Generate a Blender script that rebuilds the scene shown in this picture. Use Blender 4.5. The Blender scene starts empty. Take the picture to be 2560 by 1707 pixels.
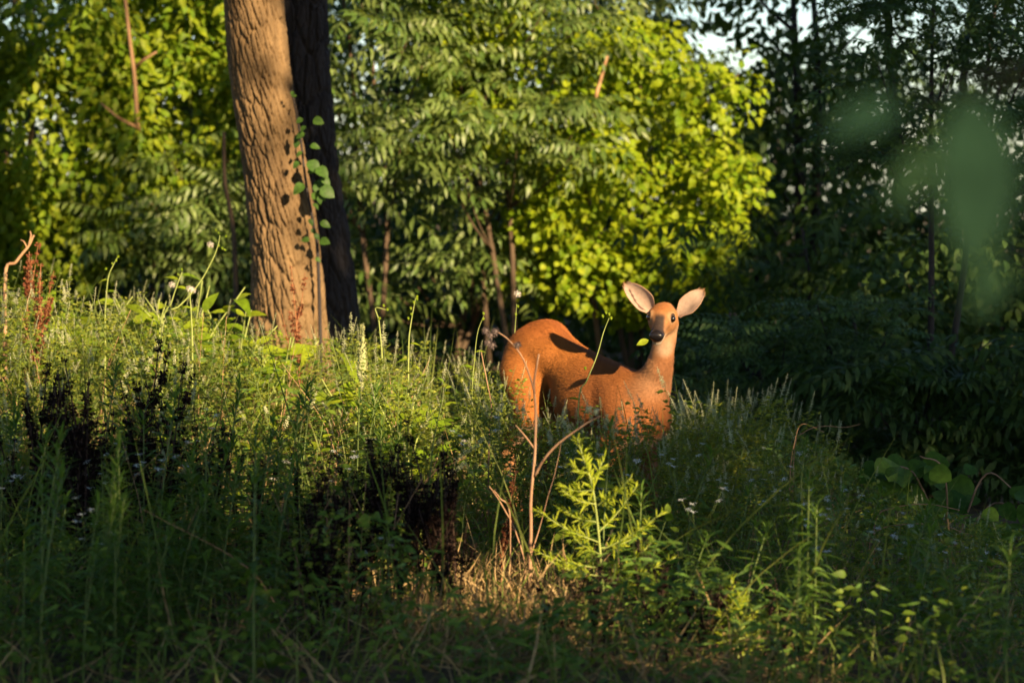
import bpy, math, random
import numpy as np
from mathutils import Matrix, Vector

R = math.radians
rng = np.random.default_rng(11)
scene = bpy.context.scene
col = scene.collection

# ------------------------------------------------------------------ camera
F = 2560 * 100 / 36.0            # focal length in photo pixels (100 mm lens)
CAM = np.array([0.0, 0.0, 1.6])
PITCH = math.atan((853.5 - 430) / F)
cd = bpy.data.cameras.new("camera")
cd.lens = 100
cd.sensor_width = 36
cd.clip_start = 0.05
cd.clip_end = 2000
cd.dof.use_dof = True
cd.dof.focus_distance = 12.2
cd.dof.aperture_fstop = 2.9
cam = bpy.data.objects.new("camera", cd)
cam.location = CAM
cam.rotation_euler = (R(90) - PITCH, 0, 0)
col.objects.link(cam)
scene.camera = cam

# ------------------------------------------------------------------ sky, sun, exposure
SUN_A, SUN_E = R(33), R(23)      # azimuth to the right of straight behind the camera, elevation
SDIR = np.array([math.sin(SUN_A) * math.cos(SUN_E), -math.cos(SUN_A) * math.cos(SUN_E), math.sin(SUN_E)])
w = bpy.data.worlds.new("World")
scene.world = w
w.use_nodes = True
nt = w.node_tree
nt.nodes.clear()
sky = nt.nodes.new("ShaderNodeTexSky")
sky.sky_type = 'NISHITA'
sky.sun_disc = False
sky.dust_density = 0.3
sky.ozone_density = 3.0
sky.sun_elevation = SUN_E
sky.sun_rotation = math.pi - SUN_A
bg = nt.nodes.new("ShaderNodeBackground")
bg.inputs[1].default_value = 0.062
wo = nt.nodes.new("ShaderNodeOutputWorld")
nt.links.new(sky.outputs[0], bg.inputs[0])
nt.links.new(bg.outputs[0], wo.inputs[0])
sl = bpy.data.lights.new("sun", 'SUN')
sl.energy = 5.0
sl.angle = R(0.55)
sl.color = (1.0, 0.75, 0.43)
so = bpy.data.objects.new("sun", sl)
so.rotation_euler = Vector(SDIR).to_track_quat('Z', 'Y').to_euler()
so.location = (10, -12, 12)
col.objects.link(so)
vs = scene.view_settings
vs.view_transform = 'Standard'
vs.look = 'None'
vs.gamma = 1.0
vs.use_curve_mapping = False
vs.exposure = 1.6
scene.render.engine = 'CYCLES'
cy = scene.cycles
cy.max_bounces = 5
cy.diffuse_bounces = 2
cy.glossy_bounces = 2
cy.transmission_bounces = 4
cy.transparent_max_bounces = 4
cy.caustics_reflective = False
cy.caustics_refractive = False
cy.sample_clamp_indirect = 4
cy.use_denoising = True
try:
    cy.denoiser = 'OPENIMAGEDENOISE'
except Exception:
    pass


# ------------------------------------------------------------------ helpers: photo pixel -> world
def at(px, py, d):
    """the point at world depth y = d that the photo pixel looks at"""
    cx, cyy = (px - 1280) / F, (853.5 - py) / F
    dy = math.cos(PITCH) + cyy * math.sin(PITCH)
    dz = cyy * math.cos(PITCH) - math.sin(PITCH)
    return CAM + np.array([cx, dy, dz]) * (d / dy)


def xat(px, d):
    return (px - 1280) / F * d


def project(P):
    """world points -> photo pixels"""
    q = np.atleast_2d(P) - CAM
    f = q[:, 1] * math.cos(PITCH) - q[:, 2] * math.sin(PITCH)
    u = q[:, 1] * math.sin(PITCH) + q[:, 2] * math.cos(PITCH)
    return 1280 + F * q[:, 0] / f, 853.5 - F * u / f


def sstep(a, b, x):
    t = np.clip((np.asarray(x, float) - a) / (b - a), 0, 1)
    return t * t * (3 - 2 * t)


def vnoise(p, seed=0):
    """smooth value noise in 3D, about -1..1"""
    p = np.asarray(p, float)
    i = np.floor(p).astype(np.int64)
    f = p - i
    f = f * f * (3 - 2 * f)
    out = np.zeros(len(p))
    for dx in (0, 1):
        for dy in (0, 1):
            for dz in (0, 1):
                h = ((i[:, 0] + dx) * 73856093) ^ ((i[:, 1] + dy) * 19349663) ^ ((i[:, 2] + dz) * 83492791) ^ (seed * 2654435761)
                h = (h ^ (h >> 13)) * 1274126177
                h = (h ^ (h >> 16)) & 0xFFFF
                wgt = (f[:, 0] if dx else 1 - f[:, 0]) * (f[:, 1] if dy else 1 - f[:, 1]) * (f[:, 2] if dz else 1 - f[:, 2])
                out += wgt * (h / 32767.5 - 1)
    return out


def ground(x, y):
    x = np.asarray(x, float)
    y = np.asarray(y, float)
    left = (1 - sstep(-2.1, 0.3, x)) * sstep(10.2, 16.5, y) * 0.40
    right = -0.13 * np.log1p(np.exp(np.clip((x - 0.5) * 4, -30, 30))) / 4
    right = np.maximum(right, -0.75) * sstep(5, 10, y)
    p = np.stack([x.ravel() * 0.9, y.ravel() * 0.9, np.zeros(x.size)], 1)
    bump = vnoise(p, 3).reshape(x.shape) * 0.03 + vnoise(p * 3.1, 4).reshape(x.shape) * 0.012
    return left + right + bump


def g1(x, y):
    return float(ground(np.array([x]), np.array([y]))[0])


# ------------------------------------------------------------------ helpers: meshes
def unit(v):
    v = np.asarray(v, float)
    n = np.linalg.norm(v, axis=-1, keepdims=True)
    return v / np.maximum(n, 1e-9)


class MB:
    """collects vertices and faces of ONE mesh"""
    def __init__(s):
        s.v, s.t, s.q, s.n = [], [], [], 0
        s.tm, s.qm = [], []

    def add(s, V, T=None, Q=None, m=0):
        V = np.asarray(V, float).reshape(-1, 3)
        s.v.append(V)
        if T is not None and len(T):
            T = np.asarray(T, np.int64).reshape(-1, 3) + s.n
            s.t.append(T)
            s.tm.append(np.full(len(T), m))
        if Q is not None and len(Q):
            Q = np.asarray(Q, np.int64).reshape(-1, 4) + s.n
            s.q.append(Q)
            s.qm.append(np.full(len(Q), m))
        s.n += len(V)
        return s

    def inst(s, tpl, M, m=0):
        V, T = tpl
        k = len(M)
        if k == 0:
            return s
        VV = np.einsum('kij,vj->kvi', M[:, :3, :3], V) + M[:, None, :3, 3]
        TT = (T[None] + (np.arange(k) * len(V))[:, None, None]).reshape(-1, 3)
        return s.add(VV.reshape(-1, 3), TT, m=m)

    def tube(s, P, rad, sides=6, m=0):
        P = np.asarray(P, float)
        n = len(P)
        rad = np.broadcast_to(np.asarray(rad, float), (n,))
        tan = unit(np.gradient(P, axis=0))
        ref = np.array([0.31, 0.22, 0.1]) if abs(tan[0][2]) > 0.8 else np.array([0, 0, 1.0])
        a = unit(np.cross(tan, ref))
        b = np.cross(tan, a)
        th = np.arange(sides) * 2 * np.pi / sides
        V = P[:, None] + rad[:, None, None] * (np.cos(th)[None, :, None] * a[:, None] + np.sin(th)[None, :, None] * b[:, None])
        i = np.arange(n - 1)[:, None] * sides
        j = np.arange(sides)[None]
        jn = (j + 1) % sides
        Q = np.stack([i + j, i + jn, i + sides + jn, i + sides + j], -1).reshape(-1, 4)
        cap = [[0, k + 1, k] for k in range(1, sides - 1)] + [[(n - 1) * sides, (n - 1) * sides + k, (n - 1) * sides + k + 1] for k in range(1, sides - 1)]
        return s.add(V.reshape(-1, 3), cap, Q, m=m)

    def mesh(s, name, mats, smooth=True):
        me = bpy.data.meshes.new(name)
        V = np.concatenate(s.v) if s.v else np.zeros((0, 3))
        T = np.concatenate(s.t) if s.t else np.zeros((0, 3), int)
        Q = np.concatenate(s.q) if s.q else np.zeros((0, 4), int)
        me.vertices.add(len(V))
        me.vertices.foreach_set("co", V.astype(np.float32).ravel())
        loops = np.concatenate([T.ravel(), Q.ravel()]).astype(np.int32)
        me.loops.add(len(loops))
        me.loops.foreach_set("vertex_index", loops)
        me.polygons.add(len(T) + len(Q))
        st = np.concatenate([np.arange(len(T)) * 3, len(T) * 3 + np.arange(len(Q)) * 4]).astype(np.int32)
        me.polygons.foreach_set("loop_start", st)
        if not isinstance(mats, (list, tuple)):
            mats = [mats]
        for mm in mats:
            me.materials.append(M[mm])
        if len(mats) > 1:
            mi = np.concatenate(([np.concatenate(s.tm)] if s.tm else []) + ([np.concatenate(s.qm)] if s.qm else []))
            me.polygons.foreach_set("material_index", mi.astype(np.int32))
        if smooth:
            me.polygons.foreach_set("use_smooth", np.ones(len(T) + len(Q), bool))
        me.update(calc_edges=True)
        return me


def link(name, mesh, parent=None, mat4=None, kind=None):
    o = bpy.data.objects.new(name, mesh)
    col.objects.link(o)
    if parent is not None:
        o.parent = parent
    if mat4 is not None:
        o.matrix_local = Matrix(mat4.tolist()) if isinstance(mat4, np.ndarray) else mat4
    if kind:
        o["kind"] = kind
    return o


def tag(o, label, cat, group=None, kind=None):
    o["label"] = label
    o["category"] = cat
    if group:
        o["group"] = group
    if kind:
        o["kind"] = kind
    return o


def empty(name, loc, rz=0.0, sc=1.0):
    o = bpy.data.objects.new(name, None)
    o.empty_display_size = 0.1
    col.objects.link(o)
    o.location = Vector(loc)
    o.rotation_euler = (0, 0, rz)
    o.scale = (sc, sc, sc)
    return o


def blade(L, W, n=3, droop=0.25, fold=0.25, peak=0.4, power=1.0, twist=0.0):
    """leaf blade along +X with a folded midrib, face up +Z, as triangles"""
    t = np.linspace(0, 1, n + 2)[1:-1]
    prof = np.where(t < peak, np.sin(0.5 * np.pi * (t / peak) ** 0.8), np.cos(0.5 * np.pi * (t - peak) / (1 - peak))) ** power
    V = [[0, 0, 0]]
    for tt, p in zip(t, prof):
        x = L * tt * (1 - 0.12 * abs(droop) * tt)
        z = -droop * L * tt * tt
        hw = 0.5 * W * p
        tw = twist * tt
        V += [[x, -hw * math.cos(tw), z + fold * hw - hw * math.sin(tw)], [x, 0, z], [x, hw * math.cos(tw), z + fold * hw + hw * math.sin(tw)]]
    V.append([L * (1 - 0.12 * abs(droop)), 0, -droop * L])
    T = [[0, 1, 2], [0, 2, 3]]
    for k in range(n - 1):
        a, b = 1 + 3 * k, 4 + 3 * k
        T += [[a, b, b + 1], [a, b + 1, a + 1], [a + 1, b + 1, b + 2], [a + 1, b + 2, a + 2]]
    a, e = 1 + 3 * (n - 1), len(V) - 1
    T += [[a, e, a + 1], [a + 1, e, a + 2]]
    return np.array(V, float), np.array(T, np.int64)


def frames(pos, fwd, up=(0, 0, 1), sc=1.0, roll=None):
    """matrices whose X axis is fwd and Z axis is near up"""
    pos = np.atleast_2d(np.asarray(pos, float))
    k = len(pos)
    f = unit(np.broadcast_to(np.asarray(fwd, float), (k, 3)))
    u = np.broadcast_to(np.asarray(up, float), (k, 3))
    s = np.cross(u, f)
    bad = np.linalg.norm(s, axis=1) < 1e-3
    s = np.where(bad[:, None], np.array([0, 1.0, 0]), s)
    s = unit(s)
    n = np.cross(f, s)
    if roll is not None:
        c, si = np.cos(roll)[:, None], np.sin(roll)[:, None]
        s, n = s * c + n * si, n * c - s * si
    sc = np.broadcast_to(np.asarray(sc, float), (k,))
    A = np.zeros((k, 4, 4))
    A[:, :3, 0] = f * sc[:, None]
    A[:, :3, 1] = s * sc[:, None]
    A[:, :3, 2] = n * sc[:, None]
    A[:, :3, 3] = pos
    A[:, 3, 3] = 1
    return A


def merge(parts):
    """several (V, T) templates -> one"""
    V, T, n = [], [], 0
    for v, t in parts:
        V.append(v)
        T.append(t + n)
        n += len(v)
    return np.concatenate(V), np.concatenate(T)


def xf(tpl, Mx):
    V, T = tpl
    return V @ Mx[:3, :3].T + Mx[:3, 3], T


def bez(P, n):
    """smooth polyline through the control points (Catmull-Rom)"""
    P = np.asarray(P, float)
    if len(P) == 2:
        t = np.linspace(0, 1, n)[:, None]
        return P[0] * (1 - t) + P[1] * t
    Q = np.vstack([2 * P[0] - P[1], P, 2 * P[-1] - P[-2]])
    out = []
    for tt in np.linspace(0, len(P) - 1, n):
        i = min(int(tt), len(P) - 2)
        u = tt - i
        a, b, c, d = Q[i], Q[i + 1], Q[i + 2], Q[i + 3]
        out.append(0.5 * ((2 * b) + (c - a) * u + (2 * a - 5 * b + 4 * c - d) * u * u + (3 * b - a - 3 * c + d) * u ** 3))
    return np.array(out)


def rdir(k, zlo=-1, zhi=1):
    a = rng.uniform(0, 2 * np.pi, k)
    z = rng.uniform(zlo, zhi, k)
    r = np.sqrt(np.maximum(0, 1 - z * z))
    return np.stack([r * np.cos(a), r * np.sin(a), z], 1)


# ------------------------------------------------------------------ materials
M = {}


def new_mat(name):
    m = bpy.data.materials.new(name)
    m.use_nodes = True
    m.node_tree.nodes.clear()
    M[name] = m
    return m, m.node_tree.nodes, m.node_tree.links


def leaf_mat(name, ca, cb, rough=0.5, trans=0.35, tcol=None, spec=0.22):
    """two-sided leaf: colour varies leaf by leaf, light shines through it"""
    m, N, L = new_mat(name)
    out = N.new("ShaderNodeOutputMaterial")
    geo = N.new("ShaderNodeNewGeometry")
    oi = N.new("ShaderNodeObjectInfo")
    ad = N.new("ShaderNodeMath"); ad.operation = 'ADD'
    fr = N.new("ShaderNodeMath"); fr.operation = 'FRACT'
    L.new(geo.outputs["Random Per Island"], ad.inputs[0])
    L.new(oi.outputs["Random"], ad.inputs[1])
    L.new(ad.outputs[0], fr.inputs[0])
    mix = N.new("ShaderNodeMix"); mix.data_type = 'RGBA'
    mix.inputs["A"].default_value = (*ca, 1)
    mix.inputs["B"].default_value = (*cb, 1)
    L.new(fr.outputs[0], mix.inputs["Factor"])
    no = N.new("ShaderNodeTexNoise")
    no.inputs["Scale"].default_value = 38
    no.inputs["Detail"].default_value = 3
    tc = N.new("ShaderNodeTexCoord")
    L.new(tc.outputs["Object"], no.inputs["Vector"])
    mr = N.new("ShaderNodeMapRange")
    mr.inputs["From Min"].default_value = 0.3
    mr.inputs["From Max"].default_value = 0.7
    mr.inputs["To Min"].default_value = 0.72
    mr.inputs["To Max"].default_value = 1.25
    L.new(no.outputs["Fac"], mr.inputs["Value"])
    mul = N.new("ShaderNodeMix"); mul.data_type = 'RGBA'; mul.blend_type = 'MULTIPLY'
    mul.inputs["Factor"].default_value = 1
    L.new(mix.outputs["Result"], mul.inputs["A"])
    L.new(mr.outputs[0], mul.inputs["B"])
    pb = N.new("ShaderNodeBsdfPrincipled")
    pb.inputs["Roughness"].default_value = rough
    pb.inputs["Specular IOR Level"].default_value = spec
    L.new(mul.outputs["Result"], pb.inputs["Base Color"])
    tr = N.new("ShaderNodeBsdfTranslucent")
    tm = N.new("ShaderNodeMix"); tm.data_type = 'RGBA'; tm.blend_type = 'MULTIPLY'
    tm.inputs["Factor"].default_value = 1
    tm.inputs["B"].default_value = (*(tcol or (1.7, 1.55, 0.5)), 1)
    L.new(mul.outputs["Result"], tm.inputs["A"])
    L.new(tm.outputs["Result"], tr.inputs["Color"])
    ms = N.new("ShaderNodeMixShader")
    ms.inputs[0].default_value = trans
    L.new(pb.outputs[0], ms.inputs[1])
    L.new(tr.outputs[0], ms.inputs[2])
    L.new(ms.outputs[0], out.inputs[0])
    return m


def solid_mat(name, ca, cb, scale=12.0, rough=0.8, bump=0.3, stretch=(1, 1, 1), spec=0.3, bscale=60, bdist=0.01):
    """mottled two-colour surface with fine relief"""
    m, N, L = new_mat(name)
    out = N.new("ShaderNodeOutputMaterial")
    pb = N.new("ShaderNodeBsdfPrincipled")
    tc = N.new("ShaderNodeTexCoord")
    mp = N.new("ShaderNodeMapping")
    mp.inputs["Scale"].default_value = stretch
    L.new(tc.outputs["Object"], mp.inputs["Vector"])
    no = N.new("ShaderNodeTexNoise")
    no.inputs["Scale"].default_value = scale
    no.inputs["Detail"].default_value = 6
    no.inputs["Roughness"].default_value = 0.65
    L.new(mp.outputs[0], no.inputs["Vector"])
    cr = N.new("ShaderNodeMapRange")
    cr.inputs["From Min"].default_value = 0.32
    cr.inputs["From Max"].default_value = 0.68
    L.new(no.outputs["Fac"], cr.inputs["Value"])
    mix = N.new("ShaderNodeMix"); mix.data_type = 'RGBA'
    mix.inputs["A"].default_value = (*ca, 1)
    mix.inputs["B"].default_value = (*cb, 1)
    L.new(cr.outputs[0], mix.inputs["Factor"])
    L.new(mix.outputs["Result"], pb.inputs["Base Color"])
    pb.inputs["Roughness"].default_value = rough
    pb.inputs["Specular IOR Level"].default_value = spec
    if bump:
        n2 = N.new("ShaderNodeTexNoise")
        n2.inputs["Scale"].default_value = bscale
        n2.inputs["Detail"].default_value = 5
        L.new(mp.outputs[0], n2.inputs["Vector"])
        bp = N.new("ShaderNodeBump")
        bp.inputs["Strength"].default_value = bump
        bp.inputs["Distance"].default_value = bdist
        L.new(n2.outputs["Fac"], bp.inputs["Height"])
        L.new(bp.outputs[0], pb.inputs["Normal"])
    L.new(pb.outputs[0], out.inputs[0])
    return m


leaf_mat('leaf_ailanthus', (0.07, 0.135, 0.022), (0.175, 0.23, 0.06), rough=0.46, trans=0.34, spec=0.5)
leaf_mat('leaf_vine', (0.13, 0.225, 0.008), (0.29, 0.345, 0.012), rough=0.55, trans=0.42)
leaf_mat('leaf_bittersweet', (0.105, 0.2, 0.01), (0.26, 0.31, 0.016), rough=0.55, trans=0.42, spec=0.3)
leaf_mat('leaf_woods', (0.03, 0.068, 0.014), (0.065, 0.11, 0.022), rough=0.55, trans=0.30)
leaf_mat('leaf_locust', (0.055, 0.115, 0.038), (0.085, 0.150, 0.045), rough=0.5, trans=0.30)
leaf_mat('leaf_weed', (0.06, 0.12, 0.014), (0.13, 0.185, 0.02), rough=0.55, trans=0.35)
leaf_mat('leaf_lance', (0.07, 0.145, 0.024), (0.12, 0.195, 0.03), rough=0.55, trans=0.35)
leaf_mat('leaf_clover', (0.105, 0.16, 0.022), (0.245, 0.26, 0.034), rough=0.6, trans=0.38)
leaf_mat('leaf_mugwort', (0.21, 0.28, 0.014), (0.36, 0.4, 0.03), rough=0.55, trans=0.42)
leaf_mat('leaf_fresh', (0.13, 0.22, 0.01), (0.26, 0.32, 0.018), rough=0.5, trans=0.42, spec=0.3)
leaf_mat('leaf_ivy', (0.035, 0.085, 0.014), (0.060, 0.120, 0.020), rough=0.5, trans=0.3)
leaf_mat('leaf_grape', (0.045, 0.110, 0.014), (0.085, 0.160, 0.020), rough=0.5, trans=0.40)
leaf_mat('leaf_near', (0.13, 0.235, 0.10), (0.145, 0.25, 0.11), rough=0.85, trans=0.3, spec=0.1)
leaf_mat('clover_flower', (0.42, 0.44, 0.24), (0.62, 0.62, 0.42), rough=0.7, trans=0.30, tcol=(1.1, 1.1, 0.9))
leaf_mat('white_petal', (0.66, 0.68, 0.66), (0.80, 0.80, 0.78), rough=0.7, trans=0.25, tcol=(1, 1, 1))
leaf_mat('seed_fluff', (0.55, 0.48, 0.42), (0.72, 0.66, 0.60), rough=0.9, trans=0.3, tcol=(1, 1, 1))
leaf_mat('dry_grass', (0.26, 0.17, 0.075), (0.48, 0.34, 0.17), rough=0.7, trans=0.25, tcol=(1.1, 1.0, 0.8))
leaf_mat('green_grass', (0.085, 0.140, 0.025), (0.190, 0.210, 0.055), rough=0.55, trans=0.35)
leaf_mat('dead_leaf', (0.10, 0.055, 0.025), (0.22, 0.13, 0.06), rough=0.8, trans=0.15, tcol=(1.1, 1, 0.8))
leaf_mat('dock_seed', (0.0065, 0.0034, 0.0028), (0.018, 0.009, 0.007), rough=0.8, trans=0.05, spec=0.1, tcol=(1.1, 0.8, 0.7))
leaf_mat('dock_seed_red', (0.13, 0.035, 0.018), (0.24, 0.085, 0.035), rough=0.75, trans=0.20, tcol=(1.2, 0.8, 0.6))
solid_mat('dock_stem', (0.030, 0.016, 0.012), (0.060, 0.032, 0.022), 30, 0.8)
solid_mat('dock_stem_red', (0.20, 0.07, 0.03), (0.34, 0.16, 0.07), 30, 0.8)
solid_mat('green_stem', (0.085, 0.130, 0.030), (0.150, 0.190, 0.050), 20, 0.6, bump=0)
solid_mat('lime_stem', (0.20, 0.25, 0.06), (0.30, 0.34, 0.10), 20, 0.55, bump=0)
solid_mat('dead_stem', (0.20, 0.105, 0.060), (0.42, 0.25, 0.15), 25, 0.8, stretch=(1, 1, 0.2))
solid_mat('tan_twig', (0.26, 0.14, 0.07), (0.42, 0.25, 0.14), 18, 0.8, stretch=(1, 1, 0.3))
solid_mat('seed_head', (0.07, 0.05, 0.05), (0.16, 0.12, 0.11), 60, 0.9)
solid_mat('sapling_bark', (0.06, 0.04, 0.026), (0.13, 0.085, 0.052), 9, 0.85, stretch=(1, 1, 0.3))
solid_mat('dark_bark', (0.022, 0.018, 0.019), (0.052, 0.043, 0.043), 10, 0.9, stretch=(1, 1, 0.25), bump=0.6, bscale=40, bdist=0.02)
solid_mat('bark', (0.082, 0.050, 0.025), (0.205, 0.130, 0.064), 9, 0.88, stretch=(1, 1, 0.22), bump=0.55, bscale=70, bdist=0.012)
leaf_mat('mullein_flower', (0.26, 0.28, 0.12), (0.42, 0.42, 0.20), rough=0.8, trans=0.3, tcol=(1.1, 1.1, 0.8))
solid_mat('spike_wool', (0.22, 0.25, 0.11), (0.34, 0.35, 0.17), 80, 0.9, bump=0.6)
solid_mat('ground', (0.055, 0.040, 0.022), (0.150, 0.105, 0.055), 7, 0.95, bump=0.8, bscale=40, bdist=0.03)

# ------------------------------------------------------------------ ground
gx = np.concatenate([[-160, -80, -40, -20, -12], np.arange(-7, 7.01, 0.16), [12, 20, 40, 80, 160]])
gy = np.concatenate([[-160, -80, -40, -20, -8, -2, 3], np.arange(6, 26.01, 0.16), [30, 36, 44, 60, 90, 160]])
GX, GY = np.meshgrid(gx, gy, indexing='ij')
GZ = ground(GX, GY)
nx, ny = GX.shape
ii = np.arange(nx - 1)[:, None] * ny + np.arange(ny - 1)[None]
mb = MB().add(np.stack([GX, GY, GZ], -1).reshape(-1, 3), Q=np.stack([ii, ii + ny, ii + ny + 1, ii + 1], -1).reshape(-1, 4))
gr = link('ground', mb.mesh('ground', 'ground'))
gr["kind"] = "structure"
gr["label"] = "brown earth and litter under the weeds"
gr["category"] = "ground"

# ------------------------------------------------------------------ the two big trunks
def bark_relief(s, z, circ, cw, ch, seed, warp):
    """plates between furrows: F2-F1 of stretched jittered cells, wrapped around the trunk"""
    ncol = max(4, int(round(circ / cw)))
    p = np.stack([s * 7, z * 2.2, np.zeros_like(s)], 1)
    u = s / circ * ncol + vnoise(p * 0.6, seed + 5) * warp + vnoise(p * 2.2, seed + 6) * warp * 0.35
    v = z / ch + vnoise(p * 0.7, seed + 7) * 0.5
    iu, iv = np.floor(u), np.floor(v)
    f1 = np.full(len(s), 9.0)
    f2 = np.full(len(s), 9.0)
    for du in (-1, 0, 1):
        for dv in (-1, 0, 1):
            cu, cv = iu + du, iv + dv
            hu = np.mod(cu, ncol)
            h1 = np.mod(np.sin(hu * 127.1 + cv * 311.7 + seed) * 43758.5453, 1)
            h2 = np.mod(np.sin(hu * 269.5 + cv * 183.3 + seed) * 43758.5453, 1)
            dd = np.hypot(cu + h1 - u, cv + h2 - v)
            nf1 = np.minimum(f1, dd)
            f2 = np.minimum(f2, np.maximum(f1, dd))
            f1 = nf1
    return f2 - f1


def big_trunk(axis, rads, mat, depth, cw, ch, seed, lean_s, nth=230, dz=0.0075, top=3.4):
    """bark-covered trunk mesh: axis control points (world) with radii; fine rows up to z = top, coarse above"""
    A = bez(axis, 60)
    rr = np.interp(np.linspace(0, 1, 60), np.linspace(0, 1, len(rads)), rads)
    z0 = A[0, 2]
    zs = np.concatenate([np.arange(z0, top, dz), np.arange(top, A[-1, 2], 0.12)])
    cx = np.interp(zs, A[:, 2], A[:, 0])
    cyy = np.interp(zs, A[:, 2], A[:, 1])
    r = np.interp(zs, A[:, 2], rr)
    th = np.arange(nth) * 2 * np.pi / nth
    TH, ZZ = np.meshgrid(th, zs)
    RR = np.repeat(r[:, None], nth, 1)
    circ = 2 * np.pi * float(np.mean(rads))
    s = TH / (2 * np.pi) * circ
    sl_ = np.mod(s + lean_s * (ZZ - z0), circ)
    d = bark_relief(sl_.ravel(), ZZ.ravel(), circ, cw, ch, seed, 0.55).reshape(s.shape)
    d2 = bark_relief(sl_.ravel(), ZZ.ravel(), circ, cw * 0.45, ch * 0.5, seed + 9, 0.6).reshape(s.shape)
    relief = sstep(0.0, 0.24, d) * depth + sstep(0, 0.3, d2) * depth * 0.40
    pn = np.stack([np.cos(TH) * 1.5, np.sin(TH) * 1.5, ZZ * 1.6], -1).reshape(-1, 3)
    big = vnoise(pn, seed + 1).reshape(s.shape) * 0.012 + vnoise(pn * 4, seed + 2).reshape(s.shape) * 0.004 + vnoise(pn * np.array([17, 17, 11.0]), seed + 3).reshape(s.shape) * 0.0025
    flare = 0.10 * np.exp(-(ZZ - z0) / 0.28) * (0.55 + 0.45 * np.cos(TH * 5 + seed))
    RR = RR + relief - depth + big + flare
    V = np.stack([cx[:, None] + RR * np.cos(TH), cyy[:, None] + RR * np.sin(TH), ZZ], -1).reshape(-1, 3)
    n = len(zs)
    i = np.arange(n - 1)[:, None] * nth
    j = np.arange(nth)[None]
    Q = np.stack([i + j, i + (j + 1) % nth, i + nth + (j + 1) % nth, i + nth + j], -1).reshape(-1, 4)
    return MB().add(V, Q=Q)


def simple_leaf_cloud(mb, centers, rad, per, tpl_list, size=(0.8, 1.2), flat=0.6, down=0.35):
    """leaves scattered in round clumps"""
    for c, r in zip(centers, rad):
        k = max(1, int(per * rng.uniform(0.7, 1.3)))
        d = rdir(k)
        p = c + d * (r * rng.uniform(0.25, 1.0, k) ** 0.6)[:, None] * np.array([1, 1, flat + 0.2])
        f = unit(d * np.array([1, 1, 0.3]) + rdir(k) * 0.8 + np.array([0, 0, -down]))
        up = unit(np.array([0, 0, 1.0]) + rdir(k) * 0.7 + d * 0.5)
        sc = rng.uniform(size[0], size[1], k)
        A = frames(p, f, up, sc)
        pick = rng.integers(0, len(tpl_list), k)
        for q, t in enumerate(tpl_list):
            mb.inst(t, A[pick == q])


ovate = [blade(0.085, 0.058, 2, d, f, 0.38) for d, f in ((0.1, 0.2), (0.3, 0.35), (0.45, 0.1), (-0.1, 0.3))]
T1B = at(722, 840, 17.0)
gz1 = g1(T1B[0], 17.0)


ax1 = [at(728, 0, 17.0), at(720, 700, 17.0), at(690, 430, 17.0), at(655, 200, 17.0), at(636, 0, 17.0), at(605, -300, 17.0), at(570, -900, 17.0)]
ax1[0] = np.array([xat(728, 17.0), 17.0, gz1 - 0.15])
t1 = empty('tree', (0, 0, 0))
tag(t1, "sunlit brown trunk with deep furrowed bark and ivy up one side", "tree")
link('trunk', big_trunk(ax1, [0.235, 0.205, 0.188, 0.178, 0.172, 0.165, 0.14], 'bark', 0.024, 0.035, 0.26, 2, 0.15).mesh('trunk', 'bark'), t1)
ax2 = [np.array([xat(812, 17.75), 17.75, g1(xat(812, 17.75), 17.75) - 0.15]), at(800, 700, 17.75), at(765, 430, 17.75), at(745, 200, 17.75), at(735, 0, 17.75), at(728, -300, 17.75), at(720, -900, 17.75)]
t2 = empty('tree', (0, 0, 0))
tag(t2, "dark shaded trunk standing close behind the sunlit brown trunk", "tree")
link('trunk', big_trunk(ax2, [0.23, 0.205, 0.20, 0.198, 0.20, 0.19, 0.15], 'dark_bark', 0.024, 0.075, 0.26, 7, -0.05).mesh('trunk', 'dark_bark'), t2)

# ------------------------------------------------------------------ leaf templates
def pinnate(nl, LL, WW, length, droop, hang, seed):
    """compound leaf: rachis along +X, pairs of leaflets and a terminal one"""
    r = np.random.default_rng(seed)
    parts = []
    t = np.linspace(0.16, 1.0, nl)
    rx = length * t * (1 - 0.15 * droop * t)
    rz = -droop * length * t * t
    for k in range(nl):
        for s in (-1, 1):
            sc = (0.75 + 0.4 * math.sin(math.pi * (0.25 + 0.6 * t[k]))) * r.uniform(0.85, 1.12)
            b = blade(LL * sc, WW * sc, 2, r.uniform(0.1, 0.45), r.uniform(0.1, 0.4), 0.33)
            f = np.array([0.45 + r.normal() * 0.12, s, -hang + r.normal() * 0.2])
            A = frames([[rx[k], 0.004 * s, rz[k]]], f, np.array([0.15 * r.normal(), -0.25 * s * hang, 1]))[0]
            parts.append(xf(b, A))
    b = blade(LL, WW, 2, 0.3, 0.2, 0.33)
    parts.append(xf(b, frames([[rx[-1], 0, rz[-1]]], [1, 0, -hang - droop], [0, 0, 1])[0]))
    P = np.stack([np.concatenate([[0], rx]), np.zeros(nl + 1), np.concatenate([[0], rz])], 1)
    tb = MB().tube(P, np.linspace(0.004, 0.0015, nl + 1), 3)
    Q = np.concatenate(tb.q)
    parts.append((np.concatenate(tb.v), np.concatenate([Q[:, [0, 1, 2]], Q[:, [0, 2, 3]]])))
    return merge(parts)


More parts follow.
